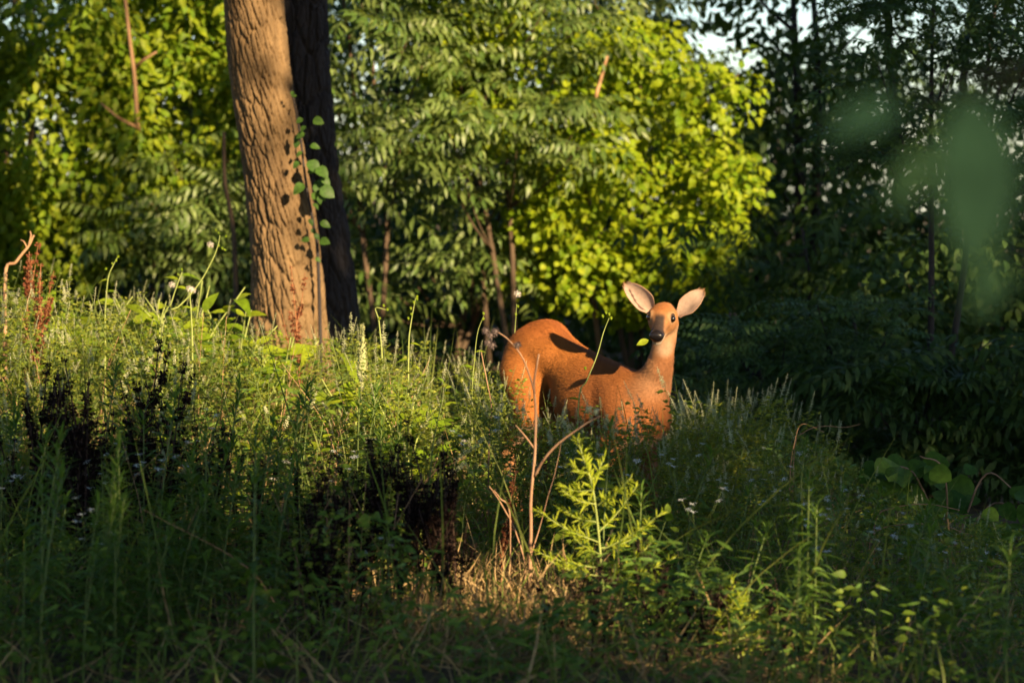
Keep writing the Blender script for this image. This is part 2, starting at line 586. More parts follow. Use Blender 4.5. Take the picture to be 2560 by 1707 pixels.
pin_big = [pinnate(n, 0.098, 0.032, ln, dr, hg, 40 + i) for i, (n, ln, dr, hg) in enumerate(
    [(6, 0.42, 0.3, 0.55), (7, 0.50, 0.45, 0.75), (5, 0.36, 0.15, 0.35), (6, 0.46, 0.6, 0.9), (7, 0.48, 0.25, 0.6)])]
pin_small = [pinnate(n, 0.042, 0.019, ln, dr, hg, 60 + i) for i, (n, ln, dr, hg) in enumerate(
    [(8, 0.26, 0.2, 0.15), (9, 0.30, 0.4, 0.3), (7, 0.24, 0.1, 0.05), (8, 0.28, 0.6, 0.4)])]
round_leaf = [blade(L, W, 3, d, f, 0.42, 0.8) for L, W, d, f in ((0.060, 0.052, 0.15, 0.2), (0.070, 0.056, 0.35, 0.3), (0.054, 0.048, 0.05, 0.15), (0.066, 0.048, 0.5, 0.4))]
broad_leaf = [blade(L, W, 3, d, f, 0.4, 0.9) for L, W, d, f in ((0.085, 0.048, 0.15, 0.25), (0.095, 0.050, 0.4, 0.3), (0.070, 0.044, 0.05, 0.15), (0.08, 0.042, 0.55, 0.4))]

TPL_MESH = {}


def tpl_mesh(key, tpls, mat):
    k = (key, mat)
    if k not in TPL_MESH:
        TPL_MESH[k] = [MB().add(v, t).mesh('leaf', mat) for v, t in tpls]
    return TPL_MESH[k]


def gap_ok(P):
    """thin spots where the sky shows between the crowns"""
    px, py = project(P)
    g = np.zeros(len(px))
    for cx, cyy, rx, ry in ((1775, 105, 70, 48), (2155, 105, 46, 32), (1710, 20, 50, 26), (2010, 45, 50, 24), (1850, 150, 46, 30)):
        g = np.maximum(g, 1 - ((px - cx) / rx) ** 2 - ((py - cyy) / ry) ** 2)
    keep = rng.uniform(0, 1, len(px)) > np.clip(g * 2.2, 0, 0.82)
    return keep


def back_tree(name, label, cat, px0, px1, py0, py1, d, thick, kind, mat, n_clump, per, own=0, clump_r=0.30, group=None,
              trunks=1, bark='sapling_bark', tr=0.024, holes=0.0, shape=False):
    """a woodland tree or shrub: trunk, branches to every clump, a crown of leaf clumps and single leaves on its near side"""
    z1, z0 = at(0, py0, d)[2], at(0, py1, d)[2]
    x0, x1 = xat(px0, d), xat(px1, d)
    bx = 0.5 * (x0 + x1) + rng.uniform(-0.2, 0.2)
    base = np.array([bx, d + 0.5, g1(bx, d + 0.5) - 0.05])
    root = empty(name, base)
    off = base
    topz = max(z1 - 0.15, z0 + 0.8)
    stems = []
    for k in range(trunks):
        sx = rng.uniform(-0.35, 0.35) * (x1 - x0) if trunks > 1 else rng.uniform(-0.15, 0.15)
        P = bez([[0, 0, 0], [sx * 0.4 + rng.normal() * 0.05, 0.05, (topz - base[2]) * 0.4], [sx * 0.8 + rng.normal() * 0.08, -0.05, (topz - base[2]) * 0.75], [sx, 0, topz - base[2]]], 12)
        stems.append(P)
        link('trunk', MB().tube(P, np.linspace(tr, tr * 0.35, 12), 8).mesh('trunk', bark), root)
    allst = np.concatenate(stems)
    # clump centres
    C = np.stack([rng.uniform(x0, x1, n_clump), d + rng.uniform(-thick, thick, n_clump), rng.uniform(z0, z1, n_clump)], 1)
    C = C[rng.uniform(0, 1, len(C)) > holes]
    if shape:                                             # rounded, lumpy outline instead of a box
        ex = ((C[:, 0] - 0.5 * (x0 + x1)) / (0.5 * (x1 - x0))) ** 2 + ((C[:, 2] - 0.5 * (z0 + z1)) / (0.5 * (z1 - z0))) ** 2
        lump = vnoise(C * 1.7, 90) * 0.5 + vnoise(C * 3.6, 91) * 0.35
        C = C[(ex < 1.15 + 0.9 * lump) & (lump > -0.42)]
    C = C[gap_ok(C)]
    C = C - off
    nb = 0
    for c in C[::max(1, len(C) // 14)]:
        h = max(0.3, c[2] - rng.uniform(0.2, 0.7))
        a = allst[np.argmin(np.abs(allst[:, 2] - h) + 0.3 * np.abs(allst[:, 0] - c[0]))]
        P = bez([a, 0.5 * (a + c) + np.array([0, 0, -0.06]), c], 6)
        link('branch', MB().tube(P, np.linspace(tr * 0.4, 0.004, 6), 5).mesh('branch', bark), root)
        nb += 1
    tpls = {'pin': pin_big, 'locust': pin_small, 'round': round_leaf, 'broad': broad_leaf}[kind]
    A_all = []
    for c in C:
        k = max(2, int(per * rng.uniform(0.6, 1.4)))
        if kind in ('pin', 'locust'):
            a = rng.uniform(0, 2 * np.pi) + np.arange(k) * 2.4
            el = rng.uniform(-0.25, 0.65, k)
            f = np.stack([np.cos(a) * np.cos(el), np.sin(a) * np.cos(el), np.sin(el)], 1)
            p = c + rdir(k) * 0.05 * clump_r / 0.3
            up = unit(np.array([0, 0, 0.75]) + SDIR * 0.7 + rdir(k) * 0.35)
            sc = rng.uniform(0.6, 1.22, k)
        else:
            dd = rdir(k)
            p = c + dd * (clump_r * rng.uniform(0.2, 1, k) ** 0.5)[:, None] * np.array([1, 0.9, 1.0])
            f = unit(dd * np.array([1, 1, 0.3]) + rdir(k) * 0.7 + np.array([0, 0, -0.55]))
            up = unit(dd * 0.6 + np.array([0, 0, 0.4]) + SDIR * 0.9 + rdir(k) * 0.45)
            sc = rng.uniform(0.75, 1.25, k)
        A_all.append(frames(p, f, up, sc))
    A = np.concatenate(A_all)
    ok = gap_ok(A[:, :3, 3] + off)
    A = A[ok]
    pick = rng.integers(0, len(tpls), len(A))
    if own:
        order = np.argsort(A[:, 1, 3] + rng.normal(0, 0.1, len(A)))   # nearest first
        ppx, ppy = project(A[:, :3, 3] + off)
        vis = (ppx > -30) & (ppx < 2590) & (ppy > -40) & (ppy < 1100)
        order = [i for i in order if vis[i]][:own]
        mes = tpl_mesh(kind, tpls, mat)
        for i in order:
            link('leaf', mes[pick[i]], root, A[i])
        mask = np.ones(len(A), bool)
        mask[order] = False
    else:
        mask = np.ones(len(A), bool)
    mbc = MB()
    for q, t in enumerate(tpls):
        mbc.inst(t, A[mask & (pick == q)])
    if mbc.n:
        link('crown', mbc.mesh('crown', mat), root)
    tag(root, label, cat, group)
    return root


# woods behind the clearing ------------------------------------------------
back_tree('sapling_tree', "tall sapling with drooping feathered leaves just beyond the dark trunk", "tree", 780, 1200, -160, 500, 20.7, 0.55, 'pin', 'leaf_ailanthus', 50, 7, 170, trunks=2)
back_tree('sapling_tree', "pale green sapling with long drooping leaflets above the deer's rump", "tree", 1060, 1500, -160, 420, 20.7, 0.6, 'pin', 'leaf_ailanthus', 44, 7, 170, trunks=2)
back_tree('sapling_tree', "low feathery sapling in half shade behind the deer's rump", "tree", 860, 1420, 380, 800, 21.8, 0.5, 'pin', 'leaf_ailanthus', 36, 6, 100, trunks=2, holes=0.2)
back_tree('sapling_tree', "sapling with pale leaflets under the patch of blue sky", "tree", 1430, 1760, -160, 260, 22.3, 0.6, 'pin', 'leaf_ailanthus', 28, 7, 90, trunks=1)
back_tree('sapling_tree', "feathery sapling beside the sunlit brown trunk on its shrub side", "tree", 260, 620, 330, 690, 21.6, 0.4, 'pin', 'leaf_ailanthus', 34, 6, 130, trunks=2)
back_tree('vine_covered_tree', "bright lime green vine draped tree behind the deer's head", "tree", 1250, 1880, 80, 790, 21.6, 0.6, 'round', 'leaf_vine', 200, 70, 290, clump_r=0.22, trunks=2, shape=True)
back_tree('vine_covered_tree', "narrow column of lime green vine between the pale saplings", "tree", 1040, 1340, -160, 360, 21.2, 0.4, 'round', 'leaf_vine', 60, 60, 140, clump_r=0.2, shape=True)
back_tree('leafy_shrub', "yellow green broadleaf shrub with scattered yellow leaves at the clearing edge", "shrub", -300, 400, -60, 700, 22.0, 0.4, 'broad', 'leaf_bittersweet', 210, 60, 260, clump_r=0.24, trunks=3, shape=True)
back_tree('leafy_tree', "yellow green tree with tan forked stem beside the brown trunk", "tree", 220, 680, -240, 440, 22.3, 0.4, 'broad', 'leaf_bittersweet', 150, 60, 260, clump_r=0.24, trunks=2, shape=True)
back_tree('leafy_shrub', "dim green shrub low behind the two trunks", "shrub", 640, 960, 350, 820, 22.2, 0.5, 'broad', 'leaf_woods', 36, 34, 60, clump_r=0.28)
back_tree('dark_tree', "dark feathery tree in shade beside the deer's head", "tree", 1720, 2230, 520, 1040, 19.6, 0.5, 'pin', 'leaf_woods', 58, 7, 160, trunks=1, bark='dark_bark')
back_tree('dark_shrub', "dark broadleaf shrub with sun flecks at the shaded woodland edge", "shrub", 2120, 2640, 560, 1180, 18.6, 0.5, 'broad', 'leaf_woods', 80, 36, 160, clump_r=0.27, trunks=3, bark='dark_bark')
back_tree('dark_tree', "dark green tree under the gaps of blue sky", "tree", 1760, 2300, -120, 560, 22.6, 0.6, 'broad', 'leaf_woods', 80, 38, 160, clump_r=0.3, trunks=2, bark='dark_bark', tr=0.06)
back_tree('locust_tree', "shaded locust tree with small paired oval leaflets", "tree", 2080, 2680, -160, 480, 16.5, 0.4, 'locust', 'leaf_locust', 85, 9, 260, clump_r=0.25, trunks=2, bark='dark_bark')
back_tree('locust_tree', "low dark shrub with fine paired leaflets behind the shaded weeds", "shrub", 1700, 2300, 760, 1130, 16.8, 0.4, 'locust', 'leaf_locust', 55, 9, 150, clump_r=0.25, trunks=3, bark='dark_bark')
FAR_AT = ["behind the yellow green shrub", "behind the furrowed brown trunk", "behind the drooping feathered saplings", "behind the lime green vine", "beneath the gaps of blue sky", "behind the shaded locust tree", "deepest in the wood past the saplings", "deepest in the wood past the dark shrubs"]
for k, (a, b, c, d_, dd) in enumerate([(-250, 300, -200, 900, 26), (250, 800, -200, 900, 27), (700, 1250, -200, 900, 26.5), (1200, 1720, -200, 900, 27), (1650, 2150, 180, 1000, 28), (2050, 2700, -200, 1100, 25.5), (-200, 1300, -100, 800, 32), (1000, 2800, 150, 900, 33)]):
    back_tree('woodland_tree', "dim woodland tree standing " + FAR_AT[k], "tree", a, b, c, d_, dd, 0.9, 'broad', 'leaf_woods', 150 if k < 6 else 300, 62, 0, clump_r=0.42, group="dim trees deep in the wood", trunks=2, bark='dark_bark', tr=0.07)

back_tree('dark_shrub', "dark shrub low at the foot of the locust tree", "shrub", 2120, 2700, 860, 1230, 16.2, 0.4, 'pin', 'leaf_woods', 60, 7, 150, clump_r=0.24, trunks=3, bark='dark_bark')
back_tree('dark_shrub', "dim shrub filling the hollow behind the deer's chest", "shrub", 1500, 2200, 650, 1150, 22.8, 0.5, 'broad', 'leaf_woods', 90, 36, 60, clump_r=0.3, trunks=3, bark='dark_bark')
back_tree('dark_shrub', "dim shrub behind the dark feathery tree and the locust", "shrub", 2000, 2750, 450, 1150, 21.4, 0.5, 'broad', 'leaf_woods', 120, 36, 60, clump_r=0.3, trunks=3, bark='dark_bark')
back_tree('dark_shrub', "dim shrub under the drooping saplings behind the bank", "shrub", 850, 1500, 520, 900, 23.4, 0.5, 'broad', 'leaf_woods', 90, 36, 60, clump_r=0.3, trunks=3, bark='dark_bark')
back_tree('dark_shrub', "dim shrub under the yellow green leaves behind the red docks", "shrub", -100, 600, 480, 850, 22.8, 0.5, 'broad', 'leaf_woods', 90, 36, 60, clump_r=0.3, trunks=3, bark='dark_bark')

for (a, b, c, d_, dd, lb) in ((2620, 3300, -250, 1150, 20.5, "dark wood edge tree standing past the locust"), (2700, 3500, -250, 1100, 25.0, "dark wood edge tree standing behind the one past the locust"),
                             (-900, -230, -250, 850, 21.5, "wood edge tree standing past the yellow green shrub"), (-1100, -250, -250, 850, 26.0, "wood edge tree standing behind the one past the yellow green shrub")):
    back_tree('wood_edge_tree', lb, "tree", a, b, c, d_, dd, 0.6, 'broad', 'leaf_woods', 150, 36, 0, clump_r=0.36, trunks=3, bark='dark_bark', tr=0.05)

# bare forked stem showing tan in front of the shrubs
st = empty('bare_stem', (xat(372, 23.0), 23.0, g1(xat(372, 23.0), 23.0)))
tag(st, "thin tan forked stem rising through the yellow green leaves", "stem")
o_ = np.array(st.location)
P = bez([o_ - [0, 0, 0.05], at(392, 520, 22.8), at(366, 390, 22.4), at(345, 318, 21.6), at(337, 200, 21.5), at(322, 80, 21.5), at(305, -80, 21.5)], 26) - o_
link('stem', MB().tube(P, np.linspace(0.022, 0.013, 26), 8).mesh('stem', 'tan_twig'), st)
for a, b, c in (((343, 318), (300, 297), (252, 258)), ((337, 170), (360, 150), (392, 130))):
    P = bez([at(*a, 21.6), at(*b, 21.5), at(*c, 21.5)], 8) - o_
    link('branch', MB().tube(P, np.linspace(0.015, 0.008, 8), 6).mesh('branch', 'tan_twig'), st)
st = empty('bare_stem', (xat(592, 20.0), 20.0, g1(xat(592, 20.0), 20.0)))
tag(st, "slim grey brown sapling stem close beside the brown trunk", "stem")
o_ = np.array(st.location)
P = bez([o_ - [0, 0, 0.05], at(586, 620, 20.0), at(578, 540, 20.0), at(562, 450, 20.0), at(560, 330, 20.0)], 16) - o_
link('stem', MB().tube(P, np.linspace(0.02, 0.012, 16), 7).mesh('stem', 'sapling_bark'), st)
st = empty('bare_stem', (xat(1512, 22.3), 22.3, g1(xat(1512, 22.3), 22.3)))
tag(st, "dead tan stick leaning in front of the lime green vine", "stem")
o_ = np.array(st.location)
P = bez([o_ - [0, 0, 0.05], at(1470, 600, 22.3), at(1480, 400, 22.0), at(1487, 262, 20.95), at(1500, 205, 20.85), at(1518, 140, 20.8)], 22) - o_
link('stem', MB().tube(P, np.linspace(0.022, 0.012, 22), 6).mesh('stem', 'tan_twig'), st)

# ------------------------------------------------------------------ ivy on the trunk
iv = empty('climbing_vine', (xat(805, 16.8), 16.75, g1(xat(805, 16.8), 16.75)))
tag(iv, "green vine climbing the edge of the sunlit trunk", "vine")
o_ = np.array(iv.location)
VP = bez([o_ - [0, 0, 0.02], at(795, 650, 16.80), at(783, 560, 16.80), at(764, 450, 16.80), at(752, 350, 16.82), at(738, 270, 16.84), at(728, 225, 16.84)], 40) - o_
link('stem', MB().tube(VP, np.linspace(0.011, 0.004, 40), 6).mesh('stem', 'dark_bark'), iv)
lobed = blade(0.12, 0.10, 4, 0.25, 0.25, 0.38, 0.75)
lm = [MB().add(*lobed).mesh('leaf', 'leaf_ivy'), MB().add(*blade(0.10, 0.075, 4, 0.45, 0.3, 0.4, 0.8)).mesh('leaf', 'leaf_ivy')]
vl = [(732, 228, 0.5), (742, 240, .4), (757, 297, .6), (782, 300, 0.9), (762, 333, .9), (752, 340, .7), (775, 365, .9), (748, 405, .8), (770, 402, 1.3), (790, 420, 1.2), (760, 460, 1.3), (785, 455, 1.4), (800, 470, 1.3),
      (778, 485, 1.2), (750, 470, .8), (805, 445, 1.0), (772, 548, .7), (800, 556, 1.0), (778, 572, .6), (775, 600, .8), (798, 602, .9), (788, 645, .6), (745, 352, .6), (768, 430, .9), (795, 490, .8), (782, 510, .7), (756, 380, .7), (790, 300, .6), (764, 315, .6), (785, 585, .7)]
for (a, b, s) in vl:
    p = at(a, b, 16.72 + rng.uniform(-0.05, 0.05)) - o_
    f = unit(np.array([0.7 * np.sign(a - 765 + rng.normal() * 8) + rng.normal() * .3, -0.3, -0.35 + rng.normal() * .3]))
    link('leaf', lm[rng.integers(0, 2)], iv, frames([p], f, unit(np.array([rng.normal() * .3, -0.9, 0.6])), s * 0.66)[0])


# ------------------------------------------------------------------ unseen trees set sunward of the clearing: crowns cut to place shade and light patches
CA, SA, TE = math.cos(SUN_A), math.sin(SUN_A), math.tan(SUN_E)
U0, H0, RES = -2.0, -2.0, 0.05
LIT = np.zeros((int(26 / RES), int(22 / RES)))


def to_uh(P):
    return P[:, 0] * CA + P[:, 1] * SA, P[:, 2] - (P[:, 0] * SA - P[:, 1] * CA) * TE


def in_poly(px, py, poly):
    inside = np.zeros(len(px), bool)
    j = len(poly) - 1
    for i in range(len(poly)):
        xi, yi = poly[i]
        xj, yj = poly[j]
        c = ((yi > py) != (yj > py)) & (px < (xj - xi) * (py - yi) / ((yj - yi) + 1e-9) + xi)
        inside ^= c
        j = i
    return inside


def stamp(poly, d0, d1, wgt, rad=0.09, n=5000, over=False):
    pl = np.array(poly, float)
    px = rng.uniform(pl[:, 0].min(), pl[:, 0].max(), n)
    py = rng.uniform(pl[:, 1].min(), pl[:, 1].max(), n)
    k = in_poly(px, py, poly)
    px, py = px[k], py[k]
    d = rng.uniform(d0, d1, len(px))
    P = np.array([at(a, b, c) for a, b, c in zip(px, py, d)])
    u, h = to_uh(P)
    rr = int(rad / RES)
    iu, ih = ((u - U0) / RES).astype(int), ((h - H0) / RES).astype(int)
    for du in range(-rr, rr + 1):
        for dh in range(-rr, rr + 1):
            if du * du + dh * dh <= rr * rr + 1:
                a, b = np.clip(iu + du, 0, LIT.shape[0] - 1), np.clip(ih + dh, 0, LIT.shape[1] - 1)
                if over:
                    LIT[a, b] = wgt
                else:
                    LIT[a, b] = np.maximum(LIT[a, b], wgt)


stamp([(0, -60), (600, -60), (640, 660), (0, 660)], 20.8, 22.8, 0.97, rad=0.16)
stamp([(780, -60), (1620, -60), (1700, 250), (1860, 460), (1760, 640), (1600, 730), (1250, 640), (980, 560), (790, 330)], 20.2, 22.4, 0.98, rad=0.16)
stamp([(2150, 560), (2460, 600), (2480, 830), (2180, 800)], 18.2, 19, 0.35)
stamp([(0, 540), (560, 630), (900, 790), (1120, 810), (1170, 960), (1060, 1080), (800, 1080), (420, 990), (0, 880)], 12.4, 17, 0.97, rad=0.15)
stamp([(760, 1130), (1230, 1110), (1260, 1440), (780, 1440)], 11.0, 12.4, 0.92, rad=0.10)
stamp([(760, 1040), (1170, 1040), (1180, 1240), (760, 1240)], 11.0, 13.0, 0.96, rad=0.13)
stamp([(1150, 1020), (1700, 1030), (2100, 1100), (2100, 1350), (1560, 1330), (1250, 1300)], 10.6, 11.9, 0.0, rad=0.06, over=True)
stamp([(1780, 950), (2300, 1100), (2500, 1350), (1750, 1350)], 11, 14.5, 0.0, rad=0.06, over=True)
stamp([(715, -60), (830, -60), (900, 850), (850, 850), (775, 400)], 17.55, 17.8, 0.0, rad=0.06, over=True)
stamp([(540, 10), (700, 10), (770, 400), (850, 850), (600, 850)], 16.7, 17.05, 0.95, rad=0.12)
stamp([(1240, 770), (1400, 760), (1560, 860), (1530, 690), (1790, 690), (1750, 900), (1710, 1000), (1600, 1050), (1280, 1040)], 12.15, 13.3, 1.0, rad=0.11)
stamp([(800, 1030), (1140, 1030), (1140, 1500), (800, 1500)], 9.8, 10.35, 0.0, rad=0.04, over=True)
stamp([(0, 840), (440, 840), (640, 1010), (640, 1300), (0, 1300)], 10.3, 11.1, 0.0, rad=0.04, over=True)
stamp([(1315, 880), (1360, 880), (1350, 1400), (1310, 1400)], 10.2, 10.4, 0.9, rad=0.05)
stamp([(1335, 1160), (1490, 1010), (1520, 1050), (1345, 1210)], 10.15, 10.35, 0.9, rad=0.05)
stamp([(1420, 1070), (1460, 1070), (1700, 1270), (1680, 1420), (1560, 1510), (1330, 1430), (1330, 1250)], 9.5, 9.9, 1.0, rad=0.12)
stamp([(1080, 1420), (1340, 1420), (1430, 1660), (1130, 1700)], 9.3, 10.6, 0.6)
stamp([(1800, 1430), (1900, 1430), (1980, 1660), (1790, 1700)], 9.0, 9.6, 0.9)
stamp([(2190, 1130), (2340, 1130), (2340, 1220), (2190, 1220)], 12.8, 13.2, 0.55)

WC = 5.4


def sun_pt(u, h, wv):
    return np.stack([u * CA + wv * SA, u * SA - wv * CA, h + wv * TE], -1)


N_SH = 62000
u = rng.uniform(0.0, 19.0, N_SH)
h = rng.uniform(1.6, 15.0, N_SH)
wgt = LIT[((u - U0) / RES).astype(int), ((h - H0) / RES).astype(int)]
keep = rng.uniform(0, 1, N_SH) > wgt
# crowns are a little ragged
pn = np.stack([u * 1.3, h * 1.3, np.zeros(N_SH)], 1)
keep &= (vnoise(pn, 21) + 0.5 * vnoise(pn * 2.3, 22)) > -0.95
u, h = u[keep], h[keep]
wv = WC + rng.uniform(-1.5, 1.5, len(u))
P = sun_pt(u, h, wv)
tu = np.array([2.0, 4.35, 9.2, 13.4, 17.0])
own_t = np.argmin(np.abs(u[:, None] + rng.normal(0, 0.35, len(u))[:, None] - tu[None]), 1)
sh_leaf = [blade(0.27, 0.19, 1, 0.2, 0.2, 0.45), blade(0.24, 0.20, 1, 0.4, 0.3, 0.45)]
for k in range(5):
    b = sun_pt(np.array([tu[k]]), np.array([0.0]), np.array([WC]))[0]
    b[2] = g1(b[0], b[1]) - 0.1
    root = empty('tree', b)
    tag(root, "unseen tall leafy tree whose crown is cut to shade the clearing in patches", "tree", "unseen shade trees with crowns shaped for the light patches")
    sel = own_t == k
    Pk = P[sel] - b
    ht = Pk[:, 2].max()
    tp = bez([[0, 0, 0], [0.1, 0.05, ht * 0.35], [-0.1, 0.1, ht * 0.7], [0, 0, ht * 0.95]], 14)
    link('trunk', MB().tube(tp, np.linspace(0.16, 0.04, 14), 10).mesh('trunk', 'dark_bark'), root)
    for q in range(14):
        e = Pk[rng.integers(0, len(Pk))]
        a = tp[np.argmin(np.abs(tp[:, 2] - e[2] * 0.8))]
        link('branch', MB().tube(bez([a, 0.5 * (a + e) + [0, 0, 0.15], e], 6), np.linspace(0.035, 0.01, 6), 5).mesh('branch', 'dark_bark'), root)
    # loose leaves added overhead to dim the skylight, left out along the sun patches
    m_ = 1300
    Pe = np.stack([rng.uniform(-6, 8, m_), rng.uniform(-4, 10, m_), rng.uniform(4.6, 8.5, m_)], 1)
    ue, he = to_uh(Pe)
    we = LIT[np.clip(((ue - U0) / RES).astype(int), 0, LIT.shape[0] - 1), np.clip(((he - H0) / RES).astype(int), 0, LIT.shape[1] - 1)]
    Pk = np.concatenate([Pk, Pe[rng.uniform(0, 1, m_) > we * 1.12] - b])
    n = len(Pk)
    fw = unit(rdir(n) + np.array([0, 0, -0.3]))
    A = frames(Pk, fw, unit(rdir(n) * 0.8 + SDIR), rng.uniform(0.8, 1.2, n))
    pick = rng.integers(0, 2, n)
    mbc = MB()
    for q in (0, 1):
        mbc.inst(sh_leaf[q], A[pick == q])
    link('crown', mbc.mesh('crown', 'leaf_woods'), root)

def tree_top(root, base_pt, seed, mat):
    """limbs and the unseen crown, spread wide to dim skylight, thinned for light patches"""
    tips = []
    for k in range(8):
        a = k * 0.785 + seed
        e = base_pt + np.array([math.cos(a) * 4.0, math.sin(a) * 4.0 - 1.5, rng.uniform(1.2, 3.6)])
        P = bez([base_pt - np.array([0, 0, 0.9 - 0.1 * k]), (base_pt + e) / 2 + np.array([0, 0, 0.1]), e], 10)
        link('branch', MB().tube(P, np.linspace(0.09, 0.02, 10), 7).mesh('branch', mat), root)
    n = 9000
    a = rng.uniform(0, 6.28, n)
    q_ = 6.5 * np.sqrt(rng.uniform(0, 1, n))
    P = base_pt + np.stack([q_ * np.cos(a), q_ * np.sin(a) * 1.25 - 3.0, rng.uniform(0.9, 4.4, n)], 1)
    uu, hh_ = to_uh(P)
    w_ = LIT[np.clip(((uu - U0) / RES).astype(int), 0, LIT.shape[0] - 1), np.clip(((hh_ - H0) / RES).astype(int), 0, LIT.shape[1] - 1)]
    P = P[rng.uniform(0, 1, n) > w_ * 1.12]
    A = frames(P, unit(rdir(len(P)) + [0, 0, -0.3]), unit(rdir(len(P)) * 0.6 + [0, 0, 1]), rng.uniform(0.9, 1.3, len(P)))
    pick = rng.integers(0, 2, len(P))
    mbc = MB()
    for k in (0, 1):
        mbc.inst(sh_leaf[k], A[pick == k])
    link('crown', mbc.mesh('crown', 'leaf_woods'), root)


tree_top(t1, ax1[-1], 0.3, 'bark')
tree_top(t2, ax2[-1], 0.9, 'dark_bark')

# sapling close to the camera, its twig hangs into the picture out of focus
sb = np.array([0.62, 1.98, g1(0.62, 1.98) - 0.03])
root = empty('near_sapling', sb)
tag(root, "blurred green leaves hanging close to the lens", "sapling")
SP = bez([sb, [0.64, 2.0, 0.9], [0.60, 1.96, 1.5], [0.62, 2.0, 2.15]], 20) - sb
link('stem', MB().tube(SP, np.linspace(0.012, 0.005, 20), 8).mesh('stem', 'sapling_bark'), root)
tw = bez([[0.60, 1.96, 1.62], at(2620, 200, 2.0), at(2430, 215, 2.0), at(2250, 235, 2.02)], 14) - sb
link('twig', MB().tube(tw, np.linspace(0.004, 0.0012, 14), 6).mesh('twig', 'sapling_bark'), root)
tw2 = bez([[0.605, 1.97, 1.50], at(2650, 640, 2.05), at(2520, 640, 2.05)], 10) - sb
link('twig', MB().tube(tw2, np.linspace(0.003, 0.001, 10), 6).mesh('twig', 'sapling_bark'), root)
near_me = MB().add(*blade(0.125, 0.056, 6, 0.15, 0.2, 0.42)).mesh('leaf', 'leaf_near')
for (a, b, dd, f, s) in ((2425, 225, 2.0, (0.06, -0.15, -1), 1.1), (2250, 262, 2.0, (-1, -0.1, -0.35), 0.45), (2330, 360, 2.1, (-0.6, 0.1, -1), 0.5),
                         (2520, 650, 2.05, (-0.5, 0, -0.8), 0.4)):
    link('leaf', near_me, root, frames([at(a, b, dd) - sb], np.array(f), np.array([0.25, -1.0, 0.35]), s)[0])

# ------------------------------------------------------------------ the deer
m, N, L = new_mat('coat')
out = N.new("ShaderNodeOutputMaterial")
pb = N.new("ShaderNodeBsdfPrincipled")
at_ = N.new("ShaderNodeAttribute"); at_.attribute_name = "coat"
gl_ = N.new("ShaderNodeAttribute"); gl_.attribute_name = "gloss"
no = N.new("ShaderNodeTexNoise"); no.inputs["Scale"].default_value = 90; no.inputs["Detail"].default_value = 4
tc = N.new("ShaderNodeTexCoord"); L.new(tc.outputs["Object"], no.inputs["Vector"])
mr = N.new("ShaderNodeMapRange"); mr.inputs["From Min"].default_value = .3; mr.inputs["From Max"].default_value = .7
mr.inputs["To Min"].default_value = .88; mr.inputs["To Max"].default_value = 1.1
L.new(no.outputs["Fac"], mr.inputs["Value"])
mul = N.new("ShaderNodeMix"); mul.data_type = 'RGBA'; mul.blend_type = 'MULTIPLY'; mul.inputs["Factor"].default_value = 1
L.new(at_.outputs["Color"], mul.inputs["A"]); L.new(mr.outputs[0], mul.inputs["B"])
L.new(mul.outputs["Result"], pb.inputs["Base Color"])
rg = N.new("ShaderNodeMapRange"); rg.inputs["To Min"].default_value = 0.72; rg.inputs["To Max"].default_value = 0.24
L.new(gl_.outputs["Fac"], rg.inputs["Value"]); L.new(rg.outputs[0], pb.inputs["Roughness"])
sp = N.new("ShaderNodeMapRange"); sp.inputs["To Min"].default_value = 0.18; sp.inputs["To Max"].default_value = 0.35
L.new(gl_.outputs["Fac"], sp.inputs["Value"]); L.new(sp.outputs[0], pb.inputs["Specular IOR Level"])
bp = N.new("ShaderNodeBump"); bp.inputs["Strength"].default_value = 0.25; bp.inputs["Distance"].default_value = 0.004
n2 = N.new("ShaderNodeTexNoise"); n2.inputs["Scale"].default_value = 220; L.new(tc.outputs["Object"], n2.inputs["Vector"])
L.new(n2.outputs["Fac"], bp.inputs["Height"]); L.new(bp.outputs[0], pb.inputs["Normal"])
L.new(pb.outputs[0], out.inputs[0])
m, N, L = new_mat('eye')
out = N.new("ShaderNodeOutputMaterial"); pb = N.new("ShaderNodeBsdfPrincipled")
pb.inputs["Base Color"].default_value = (0.008, 0.005, 0.004, 1); pb.inputs["Roughness"].default_value = 0.11
pb.inputs["Coat Weight"].default_value = 1.0
L.new(pb.outputs[0], out.inputs[0])

PHI = R(50)
HX = np.array([math.cos(PHI), -math.sin(PHI), 0])       # forward
HY = np.array([math.sin(PHI), math.cos(PHI), 0])        # its left
DO = np.array([0.367, 12.70, -0.02])


def dl(x, y, z):
    """deer-local (forward, left, up) -> world; the deer stands a little downhill"""
    return DO + HX * x + HY * y + np.array([0, 0, z - 0.085 * x])


prims = []          # (kind, data, k)


def cone(a, b, r1, r2, k=0.05):
    prims.append(('c', np.asarray(a), np.asarray(b), r1, r2, k))


def ell(c, ax, r, k=0.05):
    prims.append(('e', np.asarray(c), np.asarray(ax), np.asarray(r), k))


